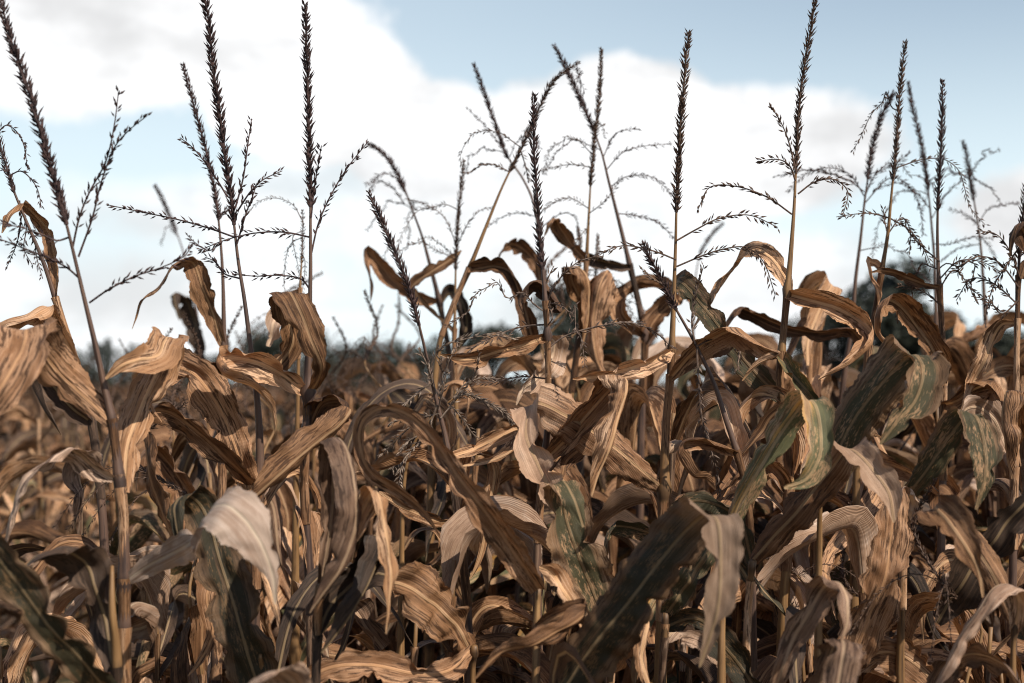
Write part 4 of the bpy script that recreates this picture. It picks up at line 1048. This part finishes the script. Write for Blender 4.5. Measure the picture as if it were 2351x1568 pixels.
# ------------------------------------------------------------------ the crop behind: single plants, then the far mass
def proto(kind_seed, height, with_tassel, K=7, n=34, nleaf=12, lod=0):
    """list of (part name, verts, faces, uv, material key) for one plant standing at the origin"""
    rg = np.random.default_rng(kind_seed)
    H = height
    lean = rg.uniform(-0.05, 0.05, 2)
    zz = np.linspace(H, 0, 7)
    st = np.stack([lean[0] * (zz / H) ** 1.6 + 0.006 * np.sin(zz * 5 + kind_seed), lean[1] * (zz / H) ** 1.6, zz], 1)
    out = []
    hs = np.linspace(H - 0.06, 0.35, nleaf)
    a0 = rg.uniform(0, 6.28)
    v, f, uv = tube(catmull(st, 40 if lod == 0 else 8), np.linspace(0.0035, 0.0105, 40 if lod == 0 else 8), 8 if lod == 0 else 4)
    out.append(('stalk', v, f, uv, 'stalk'))
    if lod:
        kinds = ['tan', 'brown', 'brown', 'brown', 'grey', 'dark', 'dark', 'tan']  # browner, darker leaf colours make plants farther back look less lit
    else:
        kinds = KINDS_W
    for j, h in enumerate(hs):
        px = [np.interp(h, st[::-1, 2], st[::-1, c]) for c in (0, 1)]
        fr = j / nleaf
        v, f, uv = proc_leaf(0.0, a0 + j * math.pi + rg.uniform(-.55, .55), rg, n, K,
                             length=rg.uniform(0.34, 0.52) if j < 2 else rg.uniform(0.48, 0.75), hw=rg.uniform(0.02, 0.032) if j < 2 else None)
        if lod == 0:
            zz_ = np.linspace(max(h - 0.125, 0.02), h + 0.004, 9)
            sp_ = np.stack([np.interp(zz_, st[::-1, 2], st[::-1, 0]), np.interp(zz_, st[::-1, 2], st[::-1, 1]), zz_], 1)
            r_ = 0.0035 + 0.007 * (H - zz_) / H + 0.0012 + 0.0026 * np.linspace(0, 1, 9) ** 5
            sv_, sf_, su_ = tube(sp_, r_, 8)
            out.append(('leaf_sheath', sv_, sf_[:-2], su_ * np.array([1, 1.6]), ['tan', 'brown', 'grey', 'tan'][rg.integers(4)]))
        v = v + np.array([px[0], px[1], h])
        out.append(('leaf', v, f, uv, kinds[rg.integers(len(kinds))]))
    if with_tassel:
        tp = np.array([st[0] + np.array([rg.uniform(-.10, .10), rg.uniform(-.08, .08), 0.40]) * q for q in np.linspace(0, 1, 6) ** 1.0])
        tp[:, 0] += rg.uniform(-.05, .05) * np.linspace(0, 1, 6) ** 2
        C = catmull(tp, 30)
        sub = tube(C[:16], np.linspace(0.0035, 0.0018, 16), 6)
        out.append(('stalk_top', sub[0], sub[1], sub[2], 'stalk'))
        ax = tube(C[15:], np.linspace(0.0022, 0.0008, 15), 5)
        sv, sf = spikelets(C[15:], 0.008 if lod == 0 else 0.014, 4, 0.5, 0.011, 0.0017, rg, 0.6)
        v, f, uv = join([ax, (sv, sf)])
        out.append(('tassel', v, f, uv, 'husk'))
        for q in range(4):
            s0 = C[15 + q]
            a = rg.uniform(0, 6.28)
            B = np.array([s0 + np.array([math.cos(a) * 0.16 * t, math.sin(a) * 0.16 * t, 0.13 * t - 0.2 * t * t]) for t in np.linspace(0, 1, 6)])
            Cb = catmull(B, 18)
            bx = tube(Cb, np.linspace(0.001, 0.0005, 18), 4)
            sv, sf = spikelets(Cb, 0.010, 2, 0.6, 0.0095, 0.0013, rg, 0.8, flat=1.1)
            v, f, uv = join([bx, (sv, sf)])
            out.append(('tassel_branch', v, f, uv, 'husk'))
    return out

MATK = dict(LEAF)
MATK['stalk'] = STALK
MATK['husk'] = TASSEL['brown']

def build_proto(parts):
    root = empty('maize_plant', (0, 0, 0))
    tas = None
    for nm, v, f, uv, mk in parts:
        if nm == 'stalk_top':
            continue
        par = root
        if nm == 'tassel_branch':
            par = tas
        o = mesh(nm, v, f, MATK[mk], par, uv, smooth=(nm in ('leaf', 'leaf_sheath', 'stalk')))
        if nm == 'tassel':
            tas = o
    return root

def merge_stalk_top(parts):
    out = list(parts)
    top = [p for p in out if p[0] == 'stalk_top']
    if top:
        i = [k for k, p in enumerate(out) if p[0] == 'stalk'][0]
        v, f, uv = join([out[i][1:4], top[0][1:4]])
        out[i] = ('stalk', v, f, uv, 'stalk')
    return out

def merged_mesh(parts, name):
    keys = []
    V, F, U, MI, TN, off = [], [], [], [], [], 0
    rg = np.random.default_rng(3)
    for nm, v, f, uv, mk in parts:
        if mk not in keys:
            keys.append(mk)
        V.append(v); U.append(uv)
        F += [tuple(int(i) + off for i in q) for q in f]
        MI += [keys.index(mk)] * len(f)
        TN.append(np.full(len(v), rg.random()))
        off += len(v)
    o = mesh(name, np.concatenate(V), F, [MATK[k] for k in keys], None, np.concatenate(U), np.concatenate(TN))
    o.data.polygons.foreach_set('material_index', np.array(MI, dtype=np.int32))
    return o

def copy_tree(o, parent=None):
    c = o.copy()
    COL.objects.link(c)
    c.parent = parent
    for ch in o.children:
        copy_tree(ch, c)
    return c

def build_crop():
    rg = np.random.default_rng(11)
    rr = random.Random(4)
    hero_xy = np.array([h[1][:2] for h in HERO.values()])
    # standing places: rows running obliquely away from the viewer
    spots = []
    th = R(63)
    ca, sa = math.cos(th), math.sin(th)
    for i in range(-150, 150):
        for j in range(-400, 400):
            a, b = i * 0.72, j * 0.215
            x = a * -sa + b * ca + rr.uniform(-.07, .07)
            y = a * ca + b * sa + rr.uniform(-.09, .09)
            if y < 2.45 or y > 46:
                continue
            if abs(x) > 0.40 * y + 0.55:
                continue
            vx = x / y * FPX + VW / 2
            if y < 4.6 and vx < 260:             # a gap in the rows at the left
                continue
            if len(hero_xy) and np.min(np.hypot(hero_xy[:, 0] - x, hero_xy[:, 1] - y)) < 0.09:
                continue
            spots.append((y, x))
    lowset = set()
    for i in range(44):                          # shorter plants standing close behind the front ones
        y = rr.uniform(2.0, 2.5)
        x = rr.uniform(-0.42, 0.42) * y
        if min(math.hypot(hx - x, hy - y) for hx, hy in hero_xy) > 0.07:
            spots.append((y, x))
            lowset.add((y, x))
    midset = set()
    for i in range(60):                          # the thick of the crop behind the front row
        y = rr.uniform(2.55, 4.3)
        x = rr.uniform(-0.24, 0.40) * y
        if min(math.hypot(hx - x, hy - y) for hx, hy in hero_xy) > 0.06:
            spots.append((y, x))
            midset.add((y, x))
    spots.sort()
    print('spots', len(spots))
    near = [s for s in spots if s[0] < 5.6]
    indiv = spots[:290]
    protos = []
    for k in range(9):
        parts = merge_stalk_top(proto(100 + k, [1.86, 1.95, 1.80, 1.90, 1.98, 1.84, 1.78, 1.92, 1.88][k], k in (2, 6), nleaf=19))
        protos.append((build_proto(parts), k in (2, 6)))
    lows = []
    for k in range(6):
        parts = merge_stalk_top(proto(300 + k, [1.72, 1.80, 1.66, 1.76, 1.70, 1.78][k], k in (1, 4), K=5, n=14, nleaf=11, lod=1))
        lows.append((merged_mesh(parts, 'maize_plant'), k in (1, 4)))
    used = set()
    for n, (y, x) in enumerate(indiv):
        full = y < 5.6
        lst = protos if full else lows
        k = rr.randrange(len(lst))
        src, tas = lst[k]
        key = (full, k)
        o = src if key not in used else (copy_tree(src) if full else None)
        if o is None:
            o = src.copy()
            COL.objects.link(o)
        used.add(key)
        sc = rr.uniform(0.94, 1.05)
        if full:
            sc *= 1.055 if y < 4.2 and x > -0.25 * y else 1.0
            if x > -0.22 * y and y > 2.9 and rr.random() < 0.22:
                sc *= rr.uniform(1.05, 1.13)
        if (y, x) in midset:
            sc *= 0.965
        vx = x / y * FPX + VW / 2
        if full and 690 < vx < 1050:
            sc = min(max(sc, 0.97), rr.uniform(0.98, 1.06))
        elif full and vx <= 690:
            sc = min(sc, 1.0)
        elif full and vx > 1050 and y > 2.8:
            sc = min(sc, 1.08)
        if (y, x) in lowset:
            sc = rr.uniform(0.83, 0.91)
        o.location = (x, y, 0)
        o.rotation_euler = (rr.uniform(-.06, .06), rr.uniform(-.06, .06), rr.uniform(0, 6.28))
        o.scale = (sc, sc, sc)
        side = 'on the left' if x < -0.12 * y else ('on the right' if x > 0.12 * y else 'in the middle')
        if full:
            lab = ('withered maize plant with small tassel' if tas else 'withered maize plant without tassel') + ' just behind the front plants, ' + side
            if (y, x) in lowset:
                lab = 'short withered maize plant crowded between the front plants, ' + side
        else:
            lab = ('small blurred maize plant with tassel' if tas else 'small blurred leafy maize plant') + ' farther back in the field, ' + side
        tag(o, lab, 'maize plant', lab.replace('maize plant', 'maize plants'))
    for key_src, lst in ((True, protos), (False, lows)):
        for k, (o, _) in enumerate(lst):
            if (key_src, k) not in used:
                for ch in list(o.children_recursive):
                    bpy.data.objects.remove(ch)
                bpy.data.objects.remove(o)
    # the rest of the field as one mass
    far = spots[290:]
    protoF = []
    for k in range(5):
        parts = proto(500 + k, [1.70, 1.78, 1.66, 1.74, 1.72][k], k == 1, K=3, n=8, nleaf=8, lod=1)
        keys = ['stalk', 'husk'] + list(LEAF)
        V = np.concatenate([p[1] for p in parts])
        U = np.concatenate([p[3] for p in parts])
        Fq, mi, off = [], [], 0
        for nm, v, f, uv, mk in parts:
            for q in f:
                q = [int(i) + off for i in q]
                if len(q) == 3:
                    q = q + [q[2]]
                Fq.append(q)
                mi.append(keys.index(mk))
            off += len(v)
        protoF.append((V, U, Fq, mi))
    Vs, Us, Fs, Ms, Tn, off = [], [], [], [], [], 0
    for n, (y, x) in enumerate(far):
        if y > 16 and rr.random() < 0.45:
            continue
        V, U, Fq, mi = protoF[rr.randrange(5)]
        if y > 16:
            keep = [i for i, q in enumerate(Fq) if q[2] != q[3]]
        a = rr.uniform(0, 6.28)
        sc = rr.uniform(0.92, 1.08)
        c, s = math.cos(a) * sc, math.sin(a) * sc
        W = np.stack([V[:, 0] * c - V[:, 1] * s + x, V[:, 0] * s + V[:, 1] * c + y, V[:, 2] * sc], 1)
        Vs.append(W); Us.append(U); Tn.append(np.full(len(V), rr.random()))
        Fs.append([[i + off for i in (q[:3] if q[2] == q[3] else q)] for q in Fq])
        Ms.append(mi)
        off += len(V)
    faces = [tuple(q) for l in Fs for q in l]
    o = mesh('maize_crop', np.concatenate(Vs), faces, [MATK[k] for k in keys], None, np.concatenate(Us), np.concatenate(Tn))
    o.data.polygons.foreach_set('material_index', np.array([m for l in Ms for m in l], dtype=np.int32))
    tag(o, 'distant brown mass of withered maize stretching to the tree line', 'maize crop', kind='stuff')
    print('far faces', len(faces))

build_crop()
